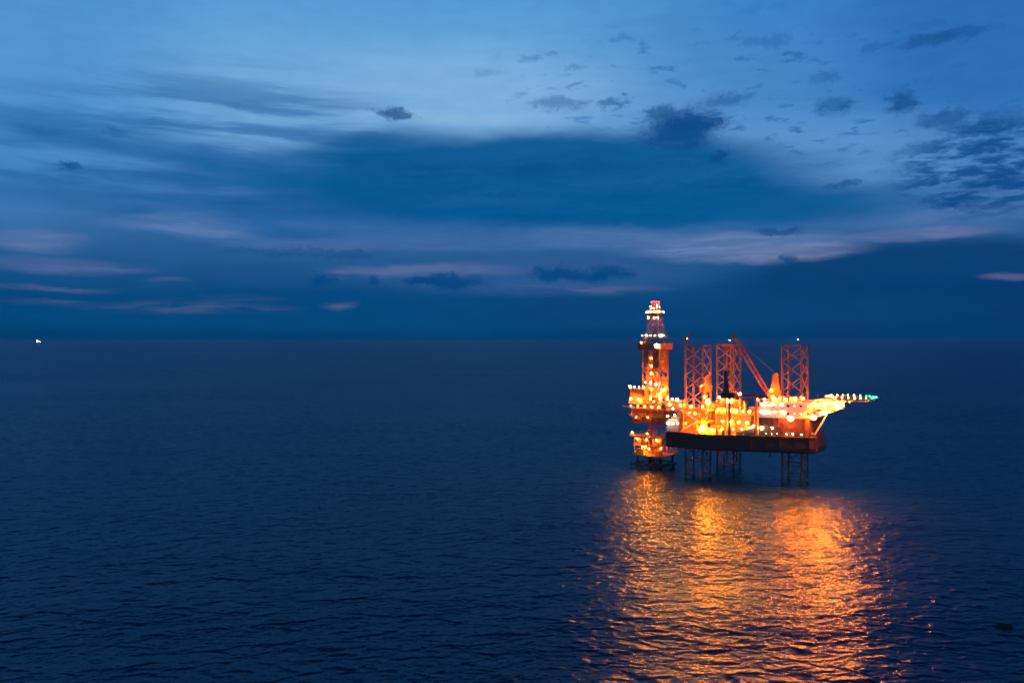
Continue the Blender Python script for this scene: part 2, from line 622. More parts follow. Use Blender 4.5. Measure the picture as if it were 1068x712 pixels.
der = thing('drilling_derrick', 'tall lit drilling derrick with tapered top and red crown lights', 'derrick', -32, 0, 0)
mb = MB()                                           # substructure
for x in (-6.5, 6.5):
    for y in (-7, 7):
        mb.box(x - .5, x + .5, y - .5, y + .5, 30.8, 33.4, M['ochre'])
for y in (-7, 7):
    mb.beam((-6.5, y, 30.9), (6.5, y, 33.3), 0.4, M['ochre'])
    mb.beam((6.5, y, 30.9), (-6.5, y, 33.3), 0.4, M['ochre'])
mb.build('substructure', der)
mb = MB()
mb.box(-10.2, 8.6, -10.2, 9.6, 33.4, 33.9, M['ochre'])
df = mb.build('drill_floor', der)
MB().rail([(-10.1, 9.5), (-10.1, -10.1), (8.5, -10.1), (8.5, 9.5)], 33.9, M['yellow'], gap=1.5).build('guard_rail', df)
mb = MB()                                           # brown driller's house on the floor's corner
mb.box(-9.6, -1.0, -9.9, -4.6, 33.92, 40.6, M['brown'])
for k in range(9):
    mb.box(-9.5 + 1.05 * k, -9.4 + 1.05 * k, -9.98, -9.9, 34, 40.5, M['brown'])
dh = mb.build('drillers_house', der)
mb = MB()
mb.box(-9.9, -0.7, -10.2, -4.3, 40.6, 40.85, M['dark'])
mb.rail([(-9.8, -4.4), (-9.8, -10.1), (-0.8, -10.1), (-0.8, -4.4)], 40.85, M['pale'], gap=1.5)
mb.build('roof', dh)
mb = MB()
mb.box(-3.2, -2.2, -10.02, -9.92, 34, 36.1, M['grey'])
mb.build('door', dh)
mb = MB()
lattice_box(mb, 4.9, 4.7, 33.9, 62.0, 5, 0.42, 0.16, M['legsteel'])
for z in (39.5, 45.1, 50.8, 56.4):
    for a, b in (((-4.9, -4.9), (4.9, -4.9)), ((4.9, -4.9), (4.9, 4.9)), ((-4.9, -4.9), (-4.9, 4.9)), ((-4.9, 4.9), (4.9, 4.9))):
        mb.beam((*a, z), (*b, z), 0.4, M['legsteel'])
low_mast = mb.build('lower_mast', der)
mb = MB()                                           # wind wall sheets between the chords
for s, z0, z1 in ((1, 36, 47), (1, 50, 61)):
    mb.box(-4.6, 4.6, 4.66, 4.72, z0, z1, M['ochre'])
    for k in range(12):
        mb.box(-4.5 + .8 * k, -4.35 + .8 * k, 4.58, 4.66, z0, z1, M['ochre'])
mb.box(-4.72, -4.66, -0.5, 4.5, 36, 58, M['ochre'])
mb.box(1.2, 4.5, -4.74, -4.68, 52, 61, M['brown'])
mb.box(-4.5, -1.6, -4.74, -4.68, 54, 61, M['brown'])
mb.build('wind_wall', low_mast)
for i in range(14):                                 # stands of pipe racked inside the mast
    x, y = -3.6 + (i % 7) * 1.05 + random.uniform(-.1, .1), -3.2 + (i // 7) * 2.1 + random.uniform(-.2, .2)
    MB().tube((x, y, 33.9), (x + random.uniform(-.25, .25), y + .2, 60.5 + random.uniform(-2, 1)), 0.17, M['pipe'], 6).build('pipe_stand', der)
mb = MB()
lattice_box(mb, 4.4, 2.15, 63.0, 82.0, 5, 0.26, 0.12, M['legsteel'])
mb.build('upper_mast', der)
mb = MB()                                           # racking platform with its wind box
mb.box(-6.6, 6.6, -6.6, 6.6, 61.4, 61.7, M['dark'])
for a in ((-6.6, 6.6, -6.66, -6.5), (-6.66, -6.5, -6.6, 6.6), (-6.6, 6.6, 6.5, 6.66)):
    mb.box(*a, 61.7, 64.8, M['dark'])
mb.box(6.5, 6.66, -6.6, 6.6, 61.7, 64.8, M['orange'])
mb.box(3.4, 6.5, -6.72, -6.66, 61.7, 64.8, M['orange'])
mb.build('racking_board', der)
mb = MB()
mb.box(-5.0, 5.0, -5.0, 5.0, 67.6, 67.85, M['grey'])
mb.rail([(-5, -5), (5, -5), (5, 5), (-5, 5)], 67.85, M['yellow'], closed=True, gap=1.6)
mb.beam((4.5, -4.5, 67.7), (8, -8, 67.9), 0.5, M['pale'])
mb.build('gantry', der)
mb = MB()
mb.box(-3.1, 3.1, -3.1, 3.1, 79.4, 80.4, M['dark'])
mb.rail([(-3.1, -3.1), (3.1, -3.1), (3.1, 3.1), (-3.1, 3.1)], 80.4, M['white'], closed=True, gap=1.5)
mb.box(-2.6, 2.6, -2.6, 2.6, 77.2, 77.4, M['grey'])
mb.build('crown_platform', der)
mb = MB()
lattice_box(mb, 2.1, 1.2, 82.0, 86.0, 1, 0.18, 0.1, M['white'])
mb.box(-1.7, 1.7, -1.7, 1.7, 85.6, 85.9, M['red'])
mb.tube((-1.2, 0, 83.2), (1.2, 0, 83.2), 1.0, M['red'], 12)
mb.build('crown_block', der)
mb = MB()
mb.box(-1.0, 1.0, -.6, .6, 46, 49.5, M['yellow'])
for x in (-.5, .5):
    mb.tube((x, 0, 49.5), (x, 0, 82), 0.06, M['rope'], 4)
mb.tube((0, 0, 38), (0, 0, 46), 0.35, M['yellow'], 8)
mb.build('travelling_block', der)
mb = MB()                                           # tall pale standpipe beside the mast, doghouse
mb.tube((7.2, -8.6, 33.9), (7.2, -8.6, 45.2), 1.1, M['pale'], 10, r2=0.7)
mb.build('vent_tower', der)
mb = MB()
mb.box(2.2, 6.0, -10, -5.4, 33.92, 37.2, M['tan'])
mb.build('tool_house', der)

# ================================================================== WELLHEAD PLATFORM
wp = thing('wellhead_platform', 'small yellow wellhead platform glowing beneath the derrick', 'platform', -32, 0, 0)
for sx in (-1, 1):
    for sy in (-1, 1):
        MB().tube((sx * 7.2, sy * 7.2, -8), (sx * 6.6, sy * 6.6, 6.4), 0.62, M['dark'], 10).build('jacket_leg', wp)
mb = MB()
for a, b in (((-7, -7), (7, -7)), ((7, -7), (7, 7)), ((7, 7), (-7, 7)), ((-7, 7), (-7, -7))):
    mb.tube((*a, 2.2), (*b, 2.2), 0.4, M['dark'], 8)
    mb.tube((*a, -4), (*b, 2.2), 0.3, M['dark'], 8)
mb.build('jacket_brace', wp)
mb = MB()
mb.box(-9.5, 9.8, -9.8, -7.6, 1.4, 2.1, M['dark'])
mb.box(7.6, 9.8, -7.6, 6, 1.4, 2.1, M['dark'])
for k in range(8):
    mb.box(-9 + 2.6 * k, -8.7 + 2.6 * k, -9.95, -9.8, -1.5, 3.4, M['dark'])
mb.build('boat_landing', wp)
for z, e, nm in ((6.4, 8.6, 'lower_deck'), (11.3, 8.4, 'middle_deck'), (16.2, 9.6, 'top_deck')):
    mb = MB()
    mb.box(-e, e, -e, e, z, z + 0.45, M['yellow'])
    d_ = mb.build(nm, wp)
    MB().rail([(-e, -e), (e, -e), (e, e), (-e, e)], z + .45, M['yellow'], closed=True, gap=1.5, r=0.06).build('guard_rail', d_)
mb = MB()
for x in (-8, -2.7, 2.7, 8):
    for y in (-8, 8):
        mb.box(x - .25, x + .25, y - .25, y + .25, 6.85, 16.2, M['yellow'])
for y in (-8, 8):
    mb.beam((-8, y, 6.9), (-2.7, y, 11.2), .3, M['yellow'])
    mb.beam((8, y, 6.9), (2.7, y, 11.2), .3, M['yellow'])
    mb.beam((-2.7, y, 11.8), (2.7, y, 16.2), .3, M['yellow'])
mb.beam((-8, 0, 16.1), (8, 0, 16.1), .25, M['yellow'])
mb.beam((0, -8, 16.1), (0, 8, 16.1), .25, M['yellow'])
mb.beam((-8, -8, 16.0), (8, -8, 16.0), .25, M['yellow'])
mb.beam((-8, 8, 16.0), (8, 8, 16.0), .25, M['yellow'])
mb.build('deck_frame', wp)
for k in range(6):
    x, y = -3 + 3 * (k % 3), -1.5 + 3 * (k // 3)
    mb = MB()
    mb.tube((x, y, 6.8), (x, y, 9.4), 0.5, M['ochre'], 8)
    mb.box(x - .8, x + .8, y - .8, y + .8, 8.4, 9.0, M['red'])
    mb.tube((x - .9, y, 8), (x + .9, y, 8), 0.3, M['green'], 8)
    mb.build('wellhead', wp)
    MB().tube((x, y, -6), (x, y, 33.4 if k < 4 else 16.5), 0.34, M['red'], 8).build('conductor_pipe', wp)
mb = MB()
for x, y, h in ((-6, -5.5, 3.2), (-2.2, -6, 2.4), (5.6, -5.2, 3.4)):
    MB().box(x - 1.5, x + 1.5, y - 1, y + 1, 11.75, 11.75 + h, M['ochre']).box(x - 1.6, x + 1.6, y - 1.1, y + 1.1, 11.76, 12, M['grey']).build('equipment_skid', wp)
MB().box(-7, -3.5, -7, -4.5, 6.85, 9.6, M['yellow']).build('equipment_skid', wp)
MB().box(3, 7, -7, -5, 6.85, 9.2, M['ochre']).build('equipment_skid', wp)

# ================================================================== CRANES
def crane(name, label, x, y, ped_z0, ped_z1, azim, elev, blen, body, boomA, boomB, gantry=9.0, ped_r=1.3, rz=0.0, tip=True, width=1.0, jib=0, gb=(-3.0, 0.5)):
    t = thing(name, label, 'crane', x, y, 0, 0.0, 'pedestal cranes on the rig')
    MB().tube((0, 0, ped_z0), (0, 0, ped_z1), ped_r, M['legsteel'] if body is not M['dark'] else M['dark'], 14).build('pedestal', t, True)
    top = bpy.data.objects.new('slewing_cab', None)
    mb = MB()
    z = ped_z1
    mb.tube((0, 0, z), (0, 0, z + 0.7), ped_r * 1.5, body, 14)
    mb.box(-3.6, 2.2, -1.7, 1.7, z + 0.7, z + 3.2, body)
    mb.box(0.6, 2.6, 1.7, 3.1, z + 0.7, z + 3.0, body)
    mb.box(2.6, 2.66, 1.8, 3.0, z + 1.6, z + 2.8, M['dark'])
    top = mb.build('slewing_cab', t)
    top.rotation_euler = (0, 0, azim)
    mb = MB()                                       # gantry frame behind the cab
    for s in (-1, 1):
        mb.beam((gb[0], s * 1.5, z + 3.2), (-1.6, s * 0.7, z + 3.2 + gantry), 0.75, body)
        mb.beam((gb[1] + .1, s * 1.5, z + 3.2), (-1.5, s * 0.7, z + 3.0 + gantry), 0.7, body)
        mb.beam((-2.2, s * 1.1, z + 3.2 + gantry * .5), (-1.2, s * 1.1, z + 3.2 + gantry * .5), 0.5, body)
    mb.box(-2.2, -1.0, -1.1, 1.1, z + 2.9 + gantry, z + 3.9 + gantry, body)
    gt = z + 3.2 + gantry
    gt0, gt1 = max(gb[0], -2.5), min(gb[1] - .4, -.2)
    for s in (-1, 1):                                # plated cheeks of the gantry
        mb.prism([(gb[0], s * 1.45 - .06), (gb[1], s * 1.45 - .06), (gb[1], s * 1.45 + .06), (gb[0], s * 1.45 + .06)], z + 3.2, gt, body,
                 [(gt0, s * .8 - .06), (gt1, s * .8 - .06), (gt1, s * .8 + .06), (gt0, s * .8 + .06)])
    mb.build('gantry_frame', top)
    # boom: lattice with coloured bands
    mb = MB()
    n = 12
    for k in range(n):
        a, b = blen * k / n, blen * (k + 1) / n
        mat = boomA if (k // 2) % 2 == 0 else boomB
        w = lambda s: width * (0.35 + 0.65 * min(1.0, s / (blen * .12), (blen - s) / (blen * .2) + .15))
        P = lambda s, i, j: (s, i * w(s), j * w(s))
        for i, j in ((-1, -1), (1, -1), (1, 1), (-1, 1)):
            mb.tube(P(a, i, j), P(b, i, j), 0.16 * max(1, width), mat, 5)
        for (i, j, p, q) in ((-1, -1, 1, -1), (1, -1, 1, 1), (1, 1, -1, 1), (-1, 1, -1, -1)):
            if k % 2:
                mb.tube(P(a, i, j), P(b, p, q), 0.10, mat, 4)
            else:
                mb.tube(P(a, p, q), P(b, i, j), 0.10, mat, 4)
            mb.tube(P(b, i, j), P(b, p, q), 0.09, mat, 4)
    if tip:
        mb.box(blen - .6, blen + 1.4, -.7, .7, -.8, .8, boomA)
    if jib:
        mb.tube((blen + .5, 0, 0), (blen + 2.6, 0, jib), .75, boomA, 6, r2=.4)
        mb.tube((blen - .5, 0, 0), (blen + .5, 0, -2.2), .45, boomA, 6)
    bo = mb.build('boom', top)
    bo.location = (2.0, 0, z + 1.5)
    bo.rotation_euler = (0, -elev, 0)
    tipv = Vector((2.0 + blen * math.cos(elev), 0, z + 1.5 + blen * math.sin(elev)))
    mb = MB()
    head = Vector((-1.6, 0, z + 3.4 + gantry))
    for s in (-.5, .5):
        mb.tube(head + Vector((0, s, 0)), tipv + Vector((0, s * .6, 0)), 0.05, M['rope'], 4)
    mb.build('pendant_wire', top)
    mb = MB()
    hz = tipv.z - 10 if elev > 0.4 else tipv.z - 1.6
    mb.tube(tipv, (tipv.x, tipv.y, hz), 0.05, M['rope'], 4)
    mb.box(tipv.x - .35, tipv.x + .35, -.3, .3, hz - 1.1, hz, M['red'])
    mb.build('hook_block', top)
    return t


# azimuths are in the rig's plan; the view runs roughly along rig direction (-0.36,0.93)
crane('pedestal_crane', 'yellow crane behind the accommodation with raised boom in dull red bands', 26, 12, DECK, 38.2, R(212), R(60), 32.5, M['yellow'], M['boomred'], M['legsteel'], gantry=8.2)
crane('pedestal_crane', 'orange crane between the two stern legs with dark boom raised past the leg tops', -10, 13, DECK, 39.5, R(195), R(73), 27, M['orange'], M['dark'], M['dark'], gantry=5.0, width=.8, jib=4.6, gb=(-2.4, 0.2))
crane('pedestal_crane', 'dark crane on a thin post at the hull edge with its boom laid flat', 18, -22, DECK, 39.0, R(20.5), R(1), 12.5, M['dark'], M['red'], M['red'], gantry=9.5, ped_r=0.6, width=.5, gb=(-2.4, -.5))  # dark body paint stands in for the crane's unlit silhouette
br = thing('boom_rest', 'slim orange post carrying the end of the flat crane boom', 'post', 29.2, -17.8, 0)
mb = MB()
mb.tube((0, 0, DECK), (0, 0, 34), 1.0, M['ochre'], 12)
mb.tube((0, 0, 34), (0, 0, 40), 0.5, M['red'], 8)
mb.build('column', br)
mb = MB()
mb.box(-.8, .8, -.8, .8, 39.9, 40.3, M['red'])
mb.box(-.8, -.6, -.8, .8, 40.3, 41.4, M['red'])
mb.box(.6, .8, -.8, .8, 40.3, 41.4, M['red'])
mb.build('cradle', br)
exec_pending = []

# ================================================================== DECK MODULES
mh = thing('machinery_house', 'tan machinery house between the three legs of the rig', 'deck house', 14, -1, 0)
mb = MB()
mb.box(-10, 10, -9.5, 9.5, DECK + .06, 30.5, M['tan'])
for k in range(14):
    mb.box(-9.8 + 1.5 * k, -9.68 + 1.5 * k, -9.6, -9.5, DECK + .3, 30.3, M['tan'])
mb.build('wall', mh)
mb = MB()
mb.box(-10.5, 10.5, -10.2, 10, 30.5, 30.8, M['deck'])
mb.rail([(-10.4, 9.9), (-10.4, -10.1), (10.4, -10.1), (10.4, 9.9)], 30.8, M['yellow'], gap=1.5)
mb.build('roof', mh)
for x in (-7, -1, 5):
    mb = MB()
    mb.box(x, x + 1.1, -9.72, -9.6, DECK + .3, DECK + 2.4, M['grey'])
    mb.build('door', mh)
for x in (-4.8, 1.6, 7.2):
    mb = MB()
    mb.box(x, x + 2.0, -9.72, -9.6, 26.6, 28.4, M['dark'])
    for k in range(5):
        mb.box(x, x + 2.0, -9.8, -9.72, 26.7 + .34 * k, 26.85 + .34 * k, M['grey'])
    mb.build('louvre', mh)


def container(label, x, y, z, L_, w, h, mat, rz=0.0, group='cargo containers on the deck'):
    t = thing('cargo_container', label, 'container', x, y, z, rz, group)
    mb = MB()
    mb.box(-L_ / 2, L_ / 2, -w / 2, w / 2, 0.02, h, mat)
    n = int(L_ / 0.6)
    for k in range(n):
        xx = -L_ / 2 + .3 + k * (L_ - .6) / max(1, n - 1)
        for s in (-1, 1):
            mb.box(xx - .09, xx + .09, s * w / 2 - .05, s * w / 2 + .05, .2, h - .2, mat)
    for sx in (-1, 1):
        for sy in (-1, 1):
            mb.box(sx * L_ / 2 - .12, sx * L_ / 2 + .12, sy * w / 2 - .12, sy * w / 2 + .12, 0, h + .03, M['grey'])
    mb.build('body', t)
    mb = MB()
    for s in (-1, 1):
        mb.box(L_ / 2 + .01, L_ / 2 + .08, s * w / 4 - w / 4 + .06, s * w / 4 + w / 4 - .06, .15, h - .15, mat)
        mb.tube((L_ / 2 + .12, s * .3, .3), (L_ / 2 + .12, s * .3, h - .3), .05, M['grey'], 5)
    mb.build('door', t)
    return t


D = DECK + 0.06
container('white container on the stern deck beside the hull corner', -9.6, -23.2, D, 6, 2.5, 2.7, M['white'])
container('white container stacked on top of the stern corner container', -9.3, -23.2, D + 2.75, 5.8, 2.4, 2.6, M['white'])
container('pale grey container behind the white stern stack', -10, -19.2, D, 5.5, 2.5, 2.8, M['pale'])
container('tall grey container topping the pale one at the stern', -10, -19.2, D + 2.85, 5, 2.4, 3.6, M['pale'])
container('orange container lying open to the lamps below the near stern leg', 9.8, -23.3, D, 4.5, 2.4, 2.5, M['orange'], R(2))
container('green container beside the dark crane post', 13.6, -22.2, D, 3.6, 2.3, 2.4, M['green'], R(-23))
container('blue container against the brown accommodation wall', 25.6, -17.6, D, 4.0, 2.3, 2.5, M['blue'], R(23))
container('ochre tool container on the machinery house roof', 8.2, -7.8, 30.85, 5.0, 2.5, 2.7, M['ochre'])
container('tan container on the far edge of the machinery house roof', 20, 4.5, 30.85, 5.5, 2.5, 3.0, M['tan'])


def tank(label, x, y, z, r, L_, mat, rz=0.0):
    t = thing('storage_tank', label, 'tank', x, y, z, rz, 'horizontal tanks on the deck')
    mb = MB()
    mb.tube((-L_ / 2, 0, r + .5), (L_ / 2, 0, r + .5), r, mat, 16)
    for s in (-1, 1):
        mb.tube((s * L_ / 2, 0, r + .5), (s * (L_ / 2 + .45 * r), 0, r + .5), r, mat, 16, r2=r * .55)
    mb.build('shell', t, False)
    for s in (-1, 1):
        mb = MB()
        mb.box(s * L_ * .3 - .25, s * L_ * .3 + .25, -r * .8, r * .8, 0, r * .75 + .3, M['grey'])
        mb.build('saddle', t)
    return t


tank('yellow horizontal tank in front of the machinery house doors', 8.6, -15.6, D, 1.3, 5, M['yellow'], R(4))
tank('pale horizontal tank by the accommodation end of the machinery house', 24.6, -12.2, D, 1.4, 5, M['pale'], R(80))
tank('white tank on the machinery house roof next to the ochre container', 13.8, -8.2, 30.85, 1.1, 3.6, M['white'], 0)


def silo(label, x, y, z, r, h, mat):
    t = thing('bulk_silo', label, 'silo', x, y, z, 0, 'bulk silos on the machinery house roof')
    mb = MB()
    mb.tube((0, 0, 1.6), (0, 0, h), r, mat, 14)
    mb.tube((0, 0, 1.6), (0, 0, .5), r, mat, 14, r2=.25)
    mb.tube((0, 0, h), (0, 0, h + .5), r, mat, 14, r2=r * .4)
    mb.build('shell', t)
    for k in range(4):
        a = R(45 + 90 * k)
        MB().beam((r * .85 * math.cos(a), r * .85 * math.sin(a), 0), (r * .95 * math.cos(a), r * .95 * math.sin(a), 2.2), .2, M['grey']).build('leg', t)
    return t


silo('tan bulk silo at the leg end of the roof row', 6.4, -2.5, 30.85, 1.4, 6.5, M['tan'])
silo('pale bulk silo in the middle of the roof row', 9.6, -2.5, 30.85, 1.4, 7.2, M['pale'])
silo('ochre bulk silo at the crane end of the roof row', 12.8, -2.5, 30.85, 1.4, 6.2, M['ochre'])

for i, (x, lab) in enumerate(((17.0, 'grey exhaust stack beside the roof vents, taller one'), (19.2, 'grey exhaust stack beside the roof vents, shorter one'))):
    t = thing('exhaust_stack', lab, 'exhaust stack', x, -6.5, 30.85, 0, 'engine exhaust stacks')
    h = 7.6 - 1.6 * i
    MB().tube((0, 0, 0), (0, 0, h), .55, M['grey'], 10).build('pipe', t)
    MB().tube((0, 0, h - 2.4), (0, 0, h - .8), .85, M['pipe'], 10).build('silencer', t)
    MB().tube((0, 0, h), (.5, -.3, h + .8), .57, M['dark'], 10, r2=.6).build('rain_cap', t)

# pipes racked on the roof, each length its own thing on the rack
pr = thing('pipe_rack', 'steel pipe rack across the machinery house roof', 'pipe rack', 14, 3.4, 30.85)
mb = MB()
for x in (-6, 0, 6):
    mb.box(x - .15, x + .15, -3, 3, 0, .4, M['yellow'])
    for y in (-3, 3):
        mb.box(x - .15, x + .15, y - .15, y + .15, 0, 3.2, M['yellow'])
mb.build('frame', pr)
p0 = None
for i in range(20):
    row, c = divmod(i, 10)
    if p0 is None:
        p0 = MB().tube((-7.4, 0, 0), (7.4, 0, 0), .2, M['pipe'], 7).build('drill_pipe')
        o = p0
    else:
        o = p0.copy()
        COL.objects.link(o)
    tag(o, 'rusty drill pipe lying in the rack on the machinery house roof', 'drill pipe', 'drill pipes in the roof rack')
    put(o, 14 + random.uniform(-.4, .4), 3.4 - 2.4 + c * .5 + row * .22, 31.5 + row * .38)

# shaker house on the cantilever
sh = thing('shaker_house', 'pale shaker house standing on the cantilever between derrick and near stern leg', 'deck house', -17.5, -4.6, 30.55)
mb = MB()
mb.box(-4, 4, -4.2, 4.2, 0, 4.6, M['tan'])
for k in range(8):
    mb.box(-3.9 + 1.1 * k, -3.78 + 1.1 * k, -4.28, -4.2, .2, 4.5, M['tan'])
mb.build('wall', sh)
mb = MB()
mb.box(-4.4, 4.4, -4.7, 4.6, 4.6, 4.85, M['grey'])
mb.rail([(-4.3, 4.5), (-4.3, -4.6), (4.3, -4.6), (4.3, 4.5)], 4.85, M['yellow'], gap=1.5)
mb.build('roof', sh)
mb = MB()
mb.box(-.6, .6, -4.36, -4.28, .1, 2.3, M['dark'])
mb.build('door', sh)
mp = thing('mud_pit_module', 'ochre mud pit module at deck level beside the cantilever, braced in front', 'deck house', -4.5, -10.4, D)
mb = MB()
mb.box(-4.5, 3.2, -1.6, 1.7, 0, 7.6, M['ochre'])
mb.box(-4.9, 3.6, -2.0, 1.9, 7.6, 7.8, M['grey'])
mb.rail([(-4.8, -1.9), (3.5, -1.9)], 7.8, M['yellow'], gap=1.4)
mb.build('wall', mp)

# stair tower with its zigzag flights at the near hull edge
st = thing('stair_tower', 'open stair tower with slanting flights at the hull edge by the near leg', 'stairs', -1.0, -25.2, D)
mb = MB()
for x in (-4.5, 4.5):
    for y in (-.8, .8):
        mb.box(x - .14, x + .14, y - .14, y + .14, 0, 11, M['legsteel'])
for y in (-.8, .8):
    mb.beam((-4.5, y, 11), (4.5, y, 11), .28, M['legsteel'])
    mb.beam((-4.5, y, 5.5), (4.5, y, 5.5), .28, M['legsteel'])
mb.build('frame', st)
for k, (a, b) in enumerate((((-4.4, 0.1), (4.4, 5.5)), ((4.4, 5.6), (-4.4, 11)))):
    mb = MB()
    for y in (-.6, .6):
        mb.beam((a[0], y, a[1]), (b[0], y, b[1]), .3, M['white'])
        mb.beam((a[0], y, a[1] + 1.1), (b[0], y, b[1] + 1.1), .1, M['yellow'])
    for j in range(16):
        t_ = j / 16
        x_, z_ = a[0] + (b[0] - a[0]) * t_, a[1] + (b[1] - a[1]) * t_
        mb.box(x_ - .14, x_ + .14, -.6, .6, z_ - .02, z_ + .03, M['grey'])
    mb.build('stair_flight', st)

# small things along the near deck edge
def winch(label, x, y, rz=0.0):
    t = thing('mooring_winch', label, 'winch', x, y, D, rz, 'winches along the hull edge')
    mb = MB()
    mb.tube((-.9, 0, 1), (.9, 0, 1), .6, M['rope'], 12)
    for s in (-.95, .95):
        mb.tube((s - .06, 0, 1), (s + .06, 0, 1), 1.0, M['green'], 12)
    mb.build('drum', t)
    mb = MB()
    mb.box(-1.4, 1.4, -.9, .9, 0, .3, M['green'])
    mb.box(1.05, 1.7, -.5, .5, .3, 1.4, M['green'])
    mb.build('base', t)


winch('green winch at the hull edge near the stern stair', 5.6, -25.2)
winch('green winch at the bow corner below the helideck', 50.6, -6.2, R(60))
winch('green winch at the hull edge under the orange boom post', 21.8, -20.2, R(23))


def pump(label, x, y, z, mat, rz=0.0, s=1.0):
    t = thing('pump_skid', label, 'pump', x, y, z, rz, 'pump skids on the deck')
    mb = MB()
    mb.box(-1.5 * s, 1.5 * s, -.8 * s, .8 * s, 0, .25 * s, M['grey'])
    mb.build('base', t)
    mb = MB()
    mb.tube((-1.2 * s, 0, .9 * s), (.2 * s, 0, .9 * s), .55 * s, mat, 12)
    mb.box(.3 * s, 1.3 * s, -.6 * s, .6 * s, .25 * s, 1.5 * s, mat)
    mb.tube((.8 * s, 0, 1.5 * s), (.8 * s, 0, 2.6 * s), .2 * s, M['pipe'], 8)
    mb.tube((.8 * s, 0, 2.5 * s), (-1.0 * s, 0, 2.5 * s), .2 * s, M['pipe'], 8)
    mb.build('motor', t)


pump('yellow pump skid on the open deck before the machinery house', 14.6, -14.8, D, M['yellow'])
pump('blue pump skid beside the blue container', 21.0, -15.4, D, M['blue'], R(15))
pump('red pump skid close to the near stern leg foot', 7.8, -19.4, D, M['red'], R(90))
pump('grey pump skid next to the roof pipe rack', 6.0, 6.5, 30.85, M['grey'], R(90))
pump('orange pump skid between container and crane post on the hull edge', 16.6, -18.6, D, M['orange'], R(-10), .9)

life = thing('life_ring', 'white life ring hanging at the stern corner of the hull', 'life ring', -13.9, -21.5, 23.6)
mb = MB()
for k in range(16):
    a, b = 2 * math.pi * k / 16, 2 * math.pi * (k + 1) / 16
    mb.tube((0, .9 * math.cos(a), .9 * math.sin(a)), (0, .9 * math.cos(b), .9 * math.sin(b)), .22, M['white'] if k % 4 else M['red'], 6)
mb.build('ring', life)
mb = MB()
mb.box(.1, .95, -.06, .06, -.1, .1, M['grey'])
mb.build('bracket', life)


def aerial(label, x, y, z, h):
    t = thing('radio_mast', label, 'mast', x, y, z, 0, 'thin masts above the accommodation')
    MB().tube((0, 0, 0), (0, 0, h), .12, M['pale'], 6, r2=.05).build('pole', t)
    MB().box(-.8, .8, -.05, .05, h * .7, h * .7 + .1, M['pale']).build('crossarm', t)


aerial('thin pale mast on the accommodation roof beside the bow leg', 48.6, -6.0, 38.15, 5.5)
aerial('short pale mast at the helideck side of the accommodation roof', 50.0, 5.0, 38.15, 3.8)
dome = thing('satellite_dome', 'white satellite dome on the accommodation roof', 'satellite dome', 34.5, -10.8, 38.15)
MB().tube((0, 0, 0), (0, 0, 1.0), .5, M['pale'], 10).build('pedestal', dome)
MB().ball((0, 0, 1.9), 1.2, M['white'], 12, 8).build('radome', dome, True)
for i, (x, y, lab) in enumerate(((38.4, -10.0, 'white roof cabin next to the satellite dome'), (43.2, -9.4, 'pale roof cabin by the bow leg'))):
    t = thing('roof_cabin', lab, 'cabin', x, y, 38.15, R(23), 'small cabins on the accommodation roof')
    mb = MB()
    mb.box(-1.7, 1.7, -1.1, 1.1, 0, 2.4, M['white'] if i == 0 else M['pale'])
    mb.box(-1.85, 1.85, -1.25, 1.25, 2.4, 2.55, M['grey'])
    mb.build('wall', t)
    MB().box(-.4, .4, -1.16, -1.1, .1, 2.0, M['dark']).build('door', t)

# ================================================================== LAMPS
lamp_mesh = {}


def lamp(kind, x, y, z, r, pole, label, group, name='deck_lamp', cat='lamp'):
    if name == 'floodlight' or r > 1.0:
        r = r * 1.0
    else:
        r = r * (random.choice((.36, .44, .5, .6, .8)) if kind not in ('rim', 'green', 'red') else random.choice((.6, .8, .9)))
    """a lamp globe under a small hood, on a post that reaches down by `pole`"""
    flood = name == 'floodlight'
    key = (kind, round(r, 2), round(pole, 1), flood)
    me = lamp_mesh.get(key)
    if me is None:
        mb = MB()
        mb.ball((0, 0, 0), r, G[kind], 10 if flood else 8, 8 if flood else 5)
        if flood:                                   # glass only on the outward face, housing behind
            dk = mb._m(M['dark'])
            for i_, q in enumerate(mb.f):
                c_ = sum((Vector(mb.v[k_]) for k_ in q), Vector()) / len(q)
                if c_.normalized().dot(Vector((0.25, -0.95, -0.2)).normalized()) < 0.42:
                    mb.mi[i_] = dk
        mb.tube((0, 0, r * .8), (0, 0, r * 1.15), r * .75, M['dark'], 8, r2=r * .35)
        if pole > 0:
            mb.tube((0, 0, -pole), (0, 0, -r * .9), 0.09, M['grey'], 5)
        o = mb.build(name)
        lamp_mesh[key] = o.data
    else:
        o = bpy.data.objects.new(name, me)
        COL.objects.link(o)
    put(o, x, y, z)
    return tag(o, label, cat, group)


def row(kind, pts, r, pole, label, group, name='deck_lamp'):
    for p in pts:
        lamp(kind, *p, r, pole, label, group, name)


def line(a, b, n):
    a, b = Vector(a), Vector(b)
    return [tuple(a.lerp(b, k / max(1, n - 1))) for k in range(n)]


